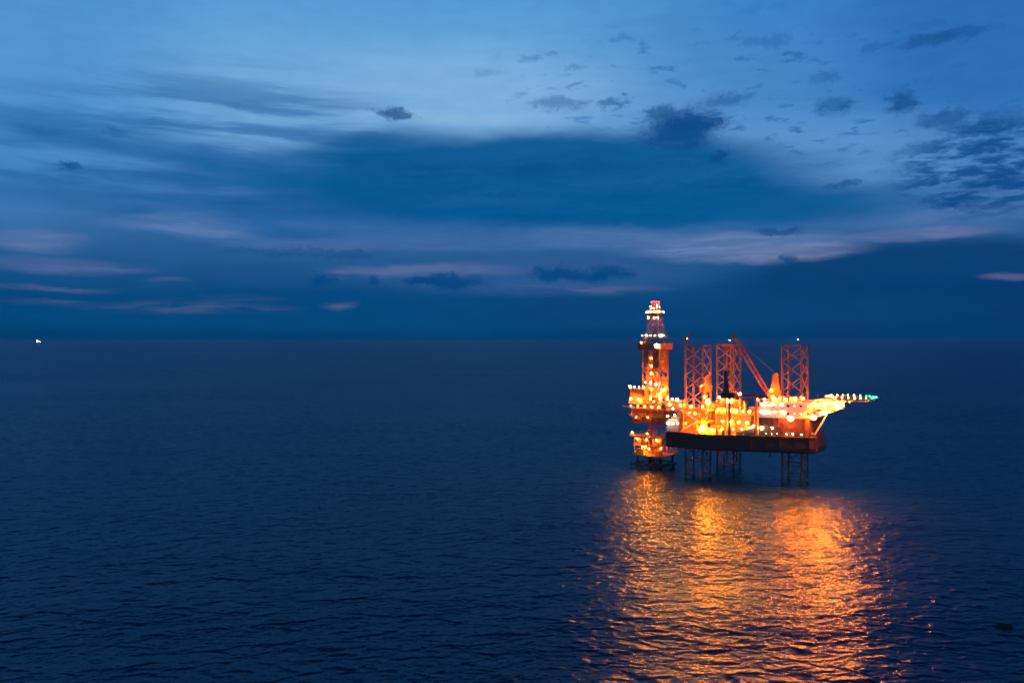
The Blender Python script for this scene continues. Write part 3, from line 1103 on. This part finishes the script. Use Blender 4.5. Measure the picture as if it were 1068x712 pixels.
# derrick
row('red', [(-33.3, -1.3, 86.4), (-30.7, -1.3, 86.4), (-30.7, 1.3, 86.4), (-33.3, 1.3, 86.8)], .38, .5, 'small red light on the crown of the derrick', 'red lights on the derrick crown', 'warning_light')
row('white', [(-34, -2, 84.2), (-30, -2, 84.4), (-32, -2.2, 83.2)], .3, .6, 'small white light just under the red derrick crown', 'white lights under the derrick crown')
row('warm', line((-35, -3.3, 81.3), (-29, -3.3, 81.3), 4) + line((-28.8, -2, 81.3), (-28.8, 3, 81.3), 2), .42, .8, 'warm lamp in the row around the upper derrick platform', 'lamps of the upper derrick platform')
row('warm', [(-34.6, -2.9, 78.2), (-31, -2.9, 78.2), (-29.2, -2.6, 78.2)], .38, .7, 'warm lamp in the short row below the derrick top platform', 'lamps below the derrick top platform')
row('white', line((-37, -5.1, 68.9), (-27, -5.1, 68.9), 5) + [(-26.9, -1, 68.9), (-25.4, -6.6, 68.8), (-24.2, -7.8, 68.9)], .5, .9, 'white lamp in the bright row across the middle derrick gantry', 'lamps of the middle derrick gantry')
lamp('white', -27.3, -7.2, 63.6, 1.1, 1.8, 'large white floodlight on the derrick racking box', None, 'floodlight')
lamp('sodium', -36.5, -6.9, 65.2, .4, .4, 'orange lamp on the dark end of the derrick racking box', None)
for z in (37, 41, 45, 49, 53, 57):
    row('sodium', [(-32, -4.4 if int(z) % 8 else 3.8, z)], .34, 0, 'orange lamp inside the derrick mast among the racked pipes', 'lamps inside the derrick mast')
row('warm', line((-41.4, -9.9, 42.1), (-33.4, -9.9, 42.1), 4), .42, 1.2, 'warm lamp on the roof edge of the brown drill house', 'lamps on the brown drill house roof')
row('white', line((-32.5, -9.8, 44.6), (-26.5, -9.8, 43.9), 3), .45, 10.0, 'white lamp on a tall post at the front of the drill floor', 'post lamps on the drill floor')
row('sodium', [(-24.6, -9.6, 38.6), (-23.4, -6.5, 41), (-24.2, -9.9, 36.4), (-29.6, -9.9, 36.2), (-27.5, -9.9, 35.0), (-23.7, -2, 37)], .5, 1.2, 'orange lamp at the tool house end of the drill floor', 'orange lamps of the drill floor')
row('sodium', line((-41, -9.6, 32.2), (-25, -9.6, 32.2), 5), .36, .9, 'orange lamp along the edge of the cantilever below the drill floor', 'lamps along the cantilever edge')
row('sodium', [(-38, -9.9, 26.4), (-31, -9.9, 26.4)], .26, 0, 'small orange lamp hung under the cantilever walkway', 'lamps under the cantilever walkway')
row('sodium', [(-36.6, -4.2, 35.4), (-28.6, -4.2, 36.5), (-34.4, 3.6, 36), (-29, 2, 40)], .8, 1.4, 'added orange lamp brightening the lower mast from the drill floor', 'added lamps at the foot of the derrick mast')  # extra lamps, added so the mast grows brighter downward
row('sodium', [(-39.5, -12.4, 36), (-35, -12.4, 36)], .5, 0, 'added orange lamp lighting the brown drill house wall from in front', 'added lamps before the brown drill house')  # free-hanging fill lamps, added to light the brown wall
# wellhead platform
row('sodium', [(-38.5, -7.4, 14.9), (-33, -7.6, 14.9), (-27.5, -7.4, 14.9), (-36, -3.4, 10.3), (-31.5, -7.8, 10.2), (-27, -3, 10.3), (-39, -1, 10.3)], .45, 0, 'orange lamp under a deck of the yellow wellhead platform', 'lamps of the wellhead platform')
row('sodium', [(-40.8, -8.8, 18.2), (-32, -9, 18.2)], .3, 1.4, 'orange lamp on the top deck rail of the wellhead platform', 'top deck lamps of the wellhead platform')
# stern
row('white', line((-12.2, -24.7, 26.4), (-7, -24.7, 26.4), 3), .5, 0, 'white lamp on the side of the stern container stack', 'white lamps of the stern stack')
row('white', [(-12.2, -25, 29.6), (-8.4, -24.8, 30.3), (-11.5, -20.8, 33)], .55, 0, 'white lamp at the top of the stern containers', 'white lamps above the stern stack')
row('warm', [(-20.4, -9.2, 36.6), (-17.5, -9.2, 36.8), (-14.8, -9.2, 36.6), (-19, -9.4, 34)], .62, 1.1, 'warm lamp along the shaker house roof rail', 'lamps on the shaker house')
# near leg jack house and the stair
row('sodium', [(-5.6, -24.6, 35.2), (5.8, -24.6, 35.2), (-7.4, -16, 35), (0, -24.6, 34.9)], .62, 1.6, 'orange lamp on the jack house rail around the near stern leg', 'lamps of the near stern jack house')
row('sodium', [(-3.2, -24.0, 26.5), (2.2, -24, 31.5)], .3, 0, 'small orange lamp on the open stair tower', 'lamps of the stair tower')
row('sodium', [(-6.5, -12.6, 30.6), (-3.5, -12.6, 30.6)], .4, .6, 'orange lamp on the ochre mud pit module', 'lamps of the mud pit module')
# far leg jack house
row('sodium', [(-5.6, 9.6, 35.4), (5.8, 9.6, 35.4), (7.4, 16, 35.4)], .6, 1.8, 'orange lamp on the jack house rail around the far stern leg', 'lamps of the far stern jack house')
# machinery house
lamp('sodium', 3.2, -11.8, 36.6, 1.3, 14, 'large orange floodlight on a post beside the near stern leg', None, 'floodlight')
row('sodium', line((4.6, -11.2, 32.8), (23.4, -11.2, 32.8), 7), .62, 2.0, 'orange lamp along the front rail of the machinery house roof', 'lamps of the machinery house roof rail')
row('sodium', line((6, -11.0, 27.4), (22, -11.0, 27.4), 5), .52, 0, 'orange lamp on the front wall of the machinery house', 'lamps on the machinery house wall')
row('warm', [(5.6, -5, 38.4), (11, -5, 39), (16, -4.5, 40.4), (22.4, 2, 37.6)], .62, 7.4, 'warm lamp on a tall post above the roof silos', 'post lamps above the machinery house roof')
lamp('sodium', 13.6, -11.0, 37.6, 1.25, 7.8, 'large orange floodlight by the end of the flat crane boom', None, 'floodlight')
lamp('sodium', 6.6, -26.3, 25.0, 1.1, 2.5, 'large orange lamp low on the rail at the hull edge below the stair', None)
lamp('sodium', 11.2, -26.2, 24.6, .6, 2.1, 'smaller orange lamp low on the hull rail beside the orange container', None)
row('warm', [(15.5, -24.2, 25.2), (20, -22.2, 25.2), (23.5, -20.8, 25.4), (27, -19.2, 26.2)], .45, 2.7, 'warm lamp on a short deck post toward the accommodation', 'short post lamps on the near deck')
lamp('white', 28.2, -18.9, 27.0, .5, 4.5, 'white lamp at the corner of the brown accommodation wall', None)
lamp('sodium', 26.6, 8.6, 42, .5, 0, 'orange lamp at the foot of the yellow crane gantry', None)
lamp('sodium', -10.4, 10, 42.8, .5, 0, 'orange lamp on the orange crane cab', None)
lamp('sodium', -8.6, 9.4, 37.2, .6, 14, 'orange post lamp below the orange crane', None)
# accommodation
row('white', [(*along(up[0], up[1], t, 1.2)[0], 37.2) for t in (0.10, .30, .5)], .36, 2.4, 'white lamp on the upper walkway of the accommodation block', 'white lamps of the upper accommodation walkway')
row('white', [(*along(up[0], up[1], t, 1.2)[0], 33.6) for t in (0.05, .2, .36, .54)], .38, 2.3, 'white lamp on the lower walkway of the accommodation block', 'white lamps of the lower accommodation walkway')
row('white', [(*along(acc_low[0], acc_low[1], t, .55)[0], 26.2) for t in (0.10, 0.32)], .72, 0, 'round white bulkhead lamp on the brown accommodation wall', 'round lamps on the brown accommodation wall', 'bulkhead_lamp')
row('amber', [(*along(acc_low[0], acc_low[1], .70, .9)[0], 31.0)], 1.2, .6, 'large amber floodlight above the brown accommodation wall', None, 'floodlight')
lamp('amber', 62.3, -6.0, 37.0, 1.1, .6, 'large amber floodlight at the outer corner of the helideck service platform', None, 'floodlight')
lamp('amber', 56.5, -7.3, 34.0, 1.0, 0, 'large amber floodlight slung under the helideck service platform', None, 'floodlight')
row('amber', [(51.9, -7.6, 31.6)], 1.15, .5, 'large amber floodlight at the bow corner of the accommodation', None, 'floodlight')
row('amber', [(*along(up[0], up[1], t, 1.0)[0], 39.4) for t in (.12, .35, .6, .8)], .5, 1.2, 'amber lamp on the roof rail of the accommodation block', 'roof rail lamps of the accommodation')
row('white', [(*along(acc_low[0], acc_low[1], t, .5)[0], 23.7) for t in (.18, .31, .42, .62, .75, .93)], .26, 0, 'small white lamp low behind the bow bulwark rail', 'low lamps behind the bow rail')
# bow leg, helideck
row('sodium', [(34.6, -7.4, 35.6), (47.4, -7.4, 40), (36, 7.0, 36)], .5, 1.8, 'orange lamp on the bow jack house', 'lamps of the bow jack house')
row('amber', line((52.6, -7.2, 37.6), (61, -7.2, 38.2), 5), .7, 2.2, 'amber lamp along the service platform below the helideck', 'lamps of the service platform')
row('amber', [(55, -6.9, 33.6), (58.5, -6.9, 34.6), (61.8, -3, 36.4), (61.8, 3, 36.8)], .6, 0, 'amber lamp hung below the helideck service platform', 'lamps under the service platform')
row('amber', [(63.8, -6.2, 38.9), (67, -6, 39.3)], .5, 0, 'amber lamp in the truss under the helideck', 'lamps in the helideck truss')
rim = []
for a, b in zip(octo, octo[1:] + octo[:1]):
    for t in range(3):
        p = Vector(a).lerp(Vector(b), t / 3)
        rim.append((HX + (p.x - HX) * 1.02, p.y * 1.02, HZ + .55))
far = sorted(rim, key=lambda p: -((W(*p).x) / W(*p).y))
row('green', far[:7], .34, .5, 'small green light at the outer edge of the helideck', 'green lights of the helideck edge', 'edge_light')
row('rim', far[7:], .3, .5, 'small amber light in the row around the helideck edge', 'amber lights of the helideck edge', 'edge_light')
# leg heads and crane tips
lamp('white', -4.7, -17 - 2, ZT + 3.0, .17, 3.2, 'white warning light above the head of the near stern leg', None, 'warning_light')
lamp('white', 0.4, 20.2, ZT + 2.2, .17, 2.0, 'white warning light above the head of the far stern leg', None, 'warning_light')
lamp('white', 42, 1.0, ZT + 2.6, .17, 3.0, 'white warning light above the head of the bow leg', None, 'warning_light')

# ================================================================== FAR SHIP
def far_ship(px, dist, L_, lamps, label):
    x = (px - 534) / 831 * dist
    t = bpy.data.objects.new('fishing_boat', None)
    COL.objects.link(t)
    t.location = (x, dist, 0)
    tag(t, label, 'boat')
    mb = MB()
    mb.prism([(-L_ / 2, -5), (L_ * .35, -6), (L_ / 2, 0), (L_ * .35, 6), (-L_ / 2, 5)], -2, 5, M['dark'], [(-L_ / 2, -6), (L_ * .38, -7), (L_ * .56, 0), (L_ * .38, 7), (-L_ / 2, 6)])
    mb.build('hull', t)
    mb = MB()
    mb.box(-L_ * .4, -L_ * .12, -4, 4, 5, 14, M['white'])
    mb.box(-L_ * .36, -L_ * .2, -3, 3, 14, 19, M['white'])
    mb.build('wheelhouse', t)
    mb = MB()
    mb.tube((0, 0, 5), (0, 0, 34), .5, M['grey'], 6)
    mb.tube((L_ * .3, 0, 5), (L_ * .3, 0, 30), .4, M['grey'], 6)
    mb.build('mast', t)
    mb = MB()
    for k in range(lamps):
        mb.ball((-L_ * .4 + L_ * .8 * k / max(1, lamps - 1), -3, 26 + 2 * math.sin(k)), 1.8, G['squid'], 6, 4)
    mb.build('lamp_string', t)
    return t


far_ship(40, 14000, 66, 9, 'tiny boat with bright white lamps on the horizon, far from the rig')

# ================================================================== FLOATING WEED
def weed():
    m = bpy.data.materials.new('weed_leaf')
    nt = nodes_of(m)
    N, L = nt.nodes.new, nt.links.new
    out, b = N('ShaderNodeOutputMaterial'), N('ShaderNodeBsdfPrincipled')
    n = N('ShaderNodeTexNoise')
    n.inputs['Scale'].default_value = 3
    r_ = N('ShaderNodeValToRGB')
    r_.color_ramp.elements[0].color = (0.02, 0.025, 0.006, 1)
    r_.color_ramp.elements[1].color = (0.07, 0.075, 0.015, 1)
    L(n.outputs['Fac'], r_.inputs[0])
    L(r_.outputs[0], b.inputs['Base Color'])
    b.inputs['Roughness'].default_value = .6
    L(b.outputs[0], out.inputs[0])
    mb = MB()
    rnd = random.Random(4)
    for k in range(420):
        a, q = rnd.uniform(0, 6.283), math.sqrt(rnd.random())
        x, y = 1.95 * q * math.cos(a) * (1 + .25 * math.sin(3 * a)), 1.7 * q * math.sin(a) * (1 + .2 * math.cos(2 * a))
        h = (1 - q * q) * .55 * rnd.uniform(.5, 1.2) + .06
        s = rnd.uniform(.12, .3)
        d, w = Vector((rnd.uniform(-1, 1), rnd.uniform(-1, 1), rnd.uniform(.1, .9))).normalized(), Vector((rnd.uniform(-1, 1), rnd.uniform(-1, 1), 0)).normalized()
        c = Vector((x, y, h))
        mb.tube((x, y, -.1), c, .03, m, 4)
        mb.add([c - d * s, c + w * s * .6, c + d * s, c - w * s * .6], [(0, 1, 2, 3)], m)
    for k in range(22):
        a = 2 * math.pi * k / 22
        mb.ball((1.3 * math.cos(a) * rnd.uniform(.2, 1.1), 1.1 * math.sin(a) * rnd.uniform(.2, 1.1), .0), rnd.uniform(.25, .5), m, 7, 5, .5)
    o = mb.build('floating_weed')
    d = CAM_H * 831 / (654 - 353.5)
    o.location = ((1048 - 534) / 831 * d, d, 0)
    tag(o, 'dark olive clump of weed adrift on the open sea', 'seaweed')


weed()

# ================================================================== AIR
def haze():
    m = bpy.data.materials.new('sea_air')
    nt = nodes_of(m)
    out = nt.nodes.new('ShaderNodeOutputMaterial')
    v = nt.nodes.new('ShaderNodeVolumePrincipled')
    v.inputs['Color'].default_value = (0.34, 0.60, 0.80, 1)
    v.inputs['Density'].default_value = HAZE
    v.inputs['Anisotropy'].default_value = 0.0
    nt.links.new(v.outputs[0], out.inputs['Volume'])
    o = MB().box(-72000, 72000, -72000, 72000, -1.0, 96.0, m).build('haze')
    tag(o, 'thin blue evening haze over the sea toward the horizon', None, kind='stuff')


HAZE = 1.7e-5
haze()

# ================================================================== SKY
w = bpy.data.worlds.new('World')
S.world = w
w.use_nodes = True
nt = w.node_tree
nt.nodes.clear()
N, L = nt.nodes.new, nt.links.new
wout = N('ShaderNodeOutputWorld')
tc = N('ShaderNodeTexCoord')
sep = N('ShaderNodeSeparateXYZ')
L(tc.outputs['Generated'], sep.inputs[0])


def mth(op, a, b=None, c=None, clamp=False):
    n = N('ShaderNodeMath')
    n.operation = op
    n.use_clamp = clamp
    for i, v in enumerate((a, b, c)):
        if v is None:
            continue
        if isinstance(v, (int, float)):
            n.inputs[i].default_value = v
        else:
            L(v, n.inputs[i])
    return n.outputs[0]


DEG = 180 / math.pi
AZ = mth('MULTIPLY', mth('ARCTAN2', sep.outputs['X'], sep.outputs['Y']), DEG)
EL = mth('MULTIPLY', mth('ARCSINE', sep.outputs['Z']), DEG)
cmb = N('ShaderNodeCombineXYZ')
L(AZ, cmb.inputs[0])
L(EL, cmb.inputs[1])
Q0 = cmb.outputs[0]


def vmath(op, a, b=None):
    n = N('ShaderNodeVectorMath')
    n.operation = op
    for i, v in enumerate((a, b)):
        if v is None:
            continue
        if isinstance(v, tuple):
            n.inputs[i].default_value = v
        else:
            L(v, n.inputs[i])
    return n.outputs['Vector'] if op != 'LENGTH' else n.outputs['Value']


def noise(vec, scale, detail=5, rough=0.55, color=False, dist=0.0):
    n = N('ShaderNodeTexNoise')
    n.inputs['Scale'].default_value = scale
    n.inputs['Detail'].default_value = detail
    n.inputs['Roughness'].default_value = rough
    n.inputs['Distortion'].default_value = dist
    L(vec, n.inputs['Vector'])
    return n.outputs['Color' if color else 'Fac']


def mapped(vec, scale, rot=0.0, loc=(0, 0, 0)):
    n = N('ShaderNodeMapping')
    n.inputs['Scale'].default_value = scale
    n.inputs['Rotation'].default_value = (0, 0, R(rot))
    n.inputs['Location'].default_value = loc
    L(vec, n.inputs['Vector'])
    return n.outputs[0]


def smooth(v, lo, hi, a=0.0, b=1.0):
    n = N('ShaderNodeMapRange')
    n.interpolation_type = 'SMOOTHSTEP'
    n.inputs['From Min'].default_value = lo
    n.inputs['From Max'].default_value = hi
    n.inputs['To Min'].default_value = a
    n.inputs['To Max'].default_value = b
    L(v, n.inputs['Value'])
    return n.outputs[0]


def warp(vec, scale3, amp, detail=4, rot=0.0, rough=0.6):
    c = noise(mapped(vec, scale3, rot), 1.0, detail, rough, True)
    d = vmath('MULTIPLY', vmath('SUBTRACT', c, (0.5, 0.5, 0.5)), (amp[0], amp[1], 0))
    return vmath('ADD', vec, d)


QS = warp(Q0, (.05, .2, 1), (9, 1.5), 3, rot=0)          # long soft streaks
QW = warp(Q0, (.12, .45, 1), (4.5, 1.5), 6)               # wispy edges
QC = warp(warp(Q0, (.5, .8, 1), (3.4, 1.3), 5, rough=.6), (1.9, 3.2, 1), (2.4, 1.15), 6, rough=.72)     # small ragged clouds


def px2ang(px, py):
    a = math.atan((px - 534) / 831)
    return a * DEG, math.atan((353.5 - py) / 831 * math.cos(a)) * DEG


def blob(q, px, py, rx, ry, lo=1.0, hi=0.35, rot=0.0):
    """soft ellipse of cloud in the sky's own azimuth and elevation"""
    a, e = px2ang(px, py)
    k = DEG / 831
    d = vmath('SUBTRACT', q, (a, e, 0))
    if rot:
        d = mapped(d, (1, 1, 1), rot)
    d = vmath('MULTIPLY', d, (1 / (rx * k), 1 / (ry * k), 0))
    return smooth(vmath('LENGTH', d), hi, lo, 1.0, 0.0)


def mix(base, col, fac, strength=1.0):
    n = N('ShaderNodeMix')
    n.data_type = 'RGBA'
    if strength != 1.0:
        fac = mth('MULTIPLY', fac, strength)
    L(fac, n.inputs['Factor'])
    L(base, n.inputs['A'])
    n.inputs['B'].default_value = col
    return n.outputs['Result']


grad = N('ShaderNodeValToRGB')
stops = [(0, (0, 62, 108)), (1.6, (2, 67, 114)), (3.7, (16, 77, 131)), (7, (48, 97, 153)), (10.5, (74, 126, 184)), (13.8, (104, 160, 210)), (17, (116, 170, 217)),
         (20, (100, 163, 215)), (23.5, (80, 150, 212)), (28, (42, 112, 188)), (36, (14, 82, 152)), (60, (4, 54, 114)), (90, (2, 42, 98))]
els = grad.color_ramp.elements
while len(els) < len(stops):
    els.new(0.5)
for e_, (p_, c_) in zip(els, stops):
    e_.position = p_ / 90
    e_.color = lin(*c_)
EQ = N('ShaderNodeSeparateXYZ')
L(QS, EQ.inputs[0])
L(mth('DIVIDE', mth('ADD', mth('MULTIPLY', EQ.outputs[1], .5), mth('MULTIPLY', EL, .5)), 90, clamp=True), grad.inputs[0])
c = grad.outputs[0]

DARK = lin(0, 86, 145)
# broad tone: the right and the far left are a little deeper
c = mix(c, lin(50, 122, 194), blob(QS, 960, 30, 420, 170), .8)
c = mix(c, lin(34, 100, 174), blob(QS, 1090, 0, 230, 150), .75)
c = mix(c, lin(70, 140, 205), blob(QS, -20, 40, 240, 200), .75)
c = mix(c, lin(128, 178, 220), blob(QS, 480, 95, 210, 55), .6)
c = mix(c, lin(98, 150, 205), blob(QS, 820, 165, 240, 60), .55)
# slanting veils on the left
veil = smooth(noise(mapped(warp(Q0, (.1, .3, 1), (3, 1)), (.05, .36, 1), 8), 1.0, 4, .6), .44, .66)
vm = blob(QS, 140, 190, 420, 110, 1.0, .3)
c = mix(c, lin(20, 92, 156), mth('MULTIPLY', veil, vm), .8)
c = mix(c, lin(28, 98, 162), blob(QW, 60, 140, 190, 20, 1, .1, 8), .6)
c = mix(c, lin(14, 92, 156), blob(QW, 250, 175, 200, 22, 1, .1, 9), .75)
c = mix(c, lin(30, 92, 152), blob(QW, 60, 205, 160, 18, 1, .1, 6), .6)
veil2 = smooth(noise(mapped(warp(Q0, (.12, .4, 1), (3.5, 1.0), 5), (.055, .85, 1), 11), 1.0, 5, .62), .42, .62)
vm2 = blob(QW, 250, 150, 260, 95, 1.0, .25)
c = mix(c, lin(26, 98, 162), mth('MULTIPLY', veil2, vm2), .7)
# the great dark bank across the middle
c = mix(c, DARK, blob(QW, 560, 190, 330, 58, 1.0, .62), .97)
c = mix(c, DARK, blob(QW, 720, 215, 290, 30, 1.0, .4), .92)
c = mix(c, DARK, blob(QW, 380, 150, 130, 20, 1.0, .1, -10), .65)
c = mix(c, lin(6, 84, 146), blob(QS, 330, 215, 180, 20, 1.0, .3), .6)
c = mix(c, lin(150, 190, 225), blob(QW, 470, 124, 150, 9, 1.0, .1), .35)
inner = smooth(noise(mapped(QW, (.07, .7, 1), 4), 1.0, 6, .62), .40, .66)
c = mix(c, lin(30, 104, 164), mth('MULTIPLY', inner, blob(QW, 560, 190, 380, 62, 1.0, .3)), .30)
inner2 = smooth(noise(mapped(QC, (.10, .8, 1), -3, (7, 3, 0)), 1.0, 6, .62), .46, .66)
c = mix(c, lin(0, 74, 134), mth('MULTIPLY', inner2, blob(QW, 600, 195, 340, 55, 1.0, .3)), .45)
# low blue bank above the horizon
c = mix(c, lin(4, 72, 124), blob(QS, 330, 326, 560, 25, 1.0, .5), .85)
c = mix(c, lin(6, 61, 112), blob(QW, 960, 290, 220, 46, 1.0, .55), .9)
c = mix(c, lin(4, 56, 106), blob(QS, 1000, 330, 330, 40, 1.0, .3), .7)
c = mix(c, lin(50, 92, 150), blob(QW, 540, 288, 230, 24, 1.0, .3), .65)
c = mix(c, lin(10, 66, 117), blob(QS, 720, 325, 360, 26, 1.0, .4), .7)
# lilac and pink streaks
PK = lin(118, 124, 168)
str_n = smooth(noise(mapped(QW, (.12, 1.6, 1), 2), 1.0, 5, .6), .38, .62)
for (x, y, rx, ry, col, s) in (
        (770, 256, 150, 17, lin(104, 130, 178), .9), (820, 264, 95, 12, lin(116, 128, 172), .85), (640, 248, 130, 14, lin(84, 118, 172), .7),
        (960, 243, 90, 9, lin(104, 118, 168), .8), (1010, 226, 120, 12, lin(84, 118, 176), .6), (445, 282, 130, 9, lin(98, 114, 164), .7), (470, 252, 170, 12, lin(70, 110, 166), .6),
        (195, 236, 95, 15, lin(92, 126, 178), .8), (30, 250, 60, 14, lin(98, 122, 172), .8), (60, 276, 100, 10, lin(86, 108, 160), .75),
        (320, 255, 110, 12, lin(84, 118, 170), .55), (1058, 288, 34, 5, lin(108, 108, 156), .7)):
    m_ = blob(QW, x, y, rx, ry, 1.0, .25)
    c = mix(c, col, mth('MULTIPLY', m_, smooth(str_n, 0, 1, .55, 1.0)), s)
for (x, y, rx, ry) in ((50, 299, 75, 2.6), (180, 294, 26, 3), (60, 312, 50, 3.5), (200, 320, 110, 4.5), (355, 319, 20, 3.5), (600, 302, 110, 4.5), (235, 312, 60, 3), (355, 284, 20, 5)):
    c = mix(c, lin(100, 106, 152), mth('MULTIPLY', blob(QW, x, y, rx * 1.1, ry * 1.7, 1.0, .0), str_n), .5)
# small broken flecks, upper right and centre
plane = N('ShaderNodeCombineXYZ')
zz = mth('MAXIMUM', mth('ADD', sep.outputs['Z'], .06), .02)
L(mth('DIVIDE', sep.outputs['X'], zz), plane.inputs[0])
L(mth('DIVIDE', sep.outputs['Y'], zz), plane.inputs[1])
fl = noise(warp(plane.outputs[0], (5, 5, 1), (.16, .16), 4), 9.0, 5, .6)
fl2 = noise(warp(plane.outputs[0], (4, 4, 1), (.2, .2), 4), 6.0, 6, .62)
reg = mth('MAXIMUM', mth('MAXIMUM', blob(QS, 860, 90, 280, 110, 1.0, .3), blob(QS, 1030, 175, 120, 55, 1.0, .4)), mth('MULTIPLY', blob(QS, 640, 90, 150, 70, 1.0, .3), .85))
flm = mth('MULTIPLY', smooth(fl, .55, .67), reg)
c = mix(c, lin(34, 104, 172), flm, .75)
flk = mth('MULTIPLY', smooth(fl2, .40, .57), blob(QC, 1045, 172, 115, 58, 1.0, .45))
c = mix(c, lin(12, 78, 140), flk, .92)
# single dark clouds
for (x, y, rx, ry, s) in (
        (705, 138, 52, 17, .92), (722, 128, 36, 16, .9), (690, 118, 22, 8, .7), (752, 165, 12, 6, .8), (640, 108, 20, 5, .55), (585, 108, 32, 7, .45), (760, 104, 30, 7, .5),
        (410, 119, 26, 6, .8), (70, 171, 13, 5, .7), (122, 138, 16, 5, .35), (940, 108, 15, 10, .75), (865, 112, 22, 8, .5), (985, 122, 26, 9, .6), (965, 44, 30, 6, .5), (1000, 36, 34, 6, .45),
        (990, 212, 24, 6, .8), (1040, 190, 40, 9, .6), (1020, 135, 34, 8, .7), (470, 293, 50, 8, .9), (440, 295, 24, 5, .8), (575, 285, 34, 9, .9), (632, 286, 34, 9, .9), (605, 287, 40, 6, .7),
        (335, 293, 14, 6, .85), (390, 291, 12, 6, .7), (820, 270, 11, 4, .75), (880, 193, 20, 4, .6), (810, 241, 30, 5, .6), (350, 308, 40, 10, .55), (240, 308, 60, 9, .5),
        (20, 308, 40, 7, .5), (290, 262, 60, 5, .45), (360, 266, 40, 5, .45), (860, 80, 24, 5, .35), (800, 44, 30, 6, .3), (600, 72, 18, 3, .3), (510, 76, 20, 4, .2)):
    up_ = y < 230
    c = mix(c, lin(10, 74, 136) if up_ else lin(4, 70, 128), blob(QC, x, y, rx * 1.12, ry * 1.3, 1.0, .3), s)
# fine unevenness so that no patch is flat
fine = noise(mapped(QW, (.35, 1.2, 1), 3), 1.0, 6, .6)
hsv = N('ShaderNodeHueSaturation')
L(c, hsv.inputs['Color'])
L(smooth(fine, .25, .75, .96, 1.045), hsv.inputs['Value'])
c = hsv.outputs[0]

sky = N('ShaderNodeTexSky')
sky.sky_type = 'NISHITA'
sky.sun_disc = False
sky.sun_elevation = R(-4)
sky.sun_rotation = R(200)
bg0 = N('ShaderNodeBackground')
L(sky.outputs[0], bg0.inputs[0])
bg0.inputs[1].default_value = 0.05
bg = N('ShaderNodeBackground')
L(c, bg.inputs[0])
bg.inputs[1].default_value = 1.0
ad = N('ShaderNodeAddShader')
L(bg0.outputs[0], ad.inputs[0])
L(bg.outputs[0], ad.inputs[1])
L(ad.outputs[0], wout.inputs[0])
w.cycles.sampling_method = 'MANUAL'
w.cycles.sample_map_resolution = 1024

# ================================================================== CAMERA / VIEW
cd = bpy.data.cameras.new('camera')
cam = bpy.data.objects.new('camera', cd)
COL.objects.link(cam)
cd.sensor_width = 36
cd.lens = 36 * 831 / 1068
cd.clip_start = 1
cd.clip_end = 150000
cam.location = (0, 0, CAM_H)
cam.rotation_euler = (R(90) - math.atan(2.5 / 831), 0, 0)
S.camera = cam
S.view_settings.view_transform = 'Standard'
S.view_settings.look = 'None'
S.view_settings.exposure = 0
S.view_settings.gamma = 1
S.view_settings.use_curve_mapping = False
S.render.engine = 'CYCLES'
cy = S.cycles
cy.filter_width = 1.8
cy.use_light_tree = True
cy.use_denoising = True
cy.denoiser = 'OPENIMAGEDENOISE'
cy.volume_bounces = 0
cy.max_bounces = 5
cy.diffuse_bounces = 2
cy.glossy_bounces = 3
cy.sample_clamp_indirect = 6.0
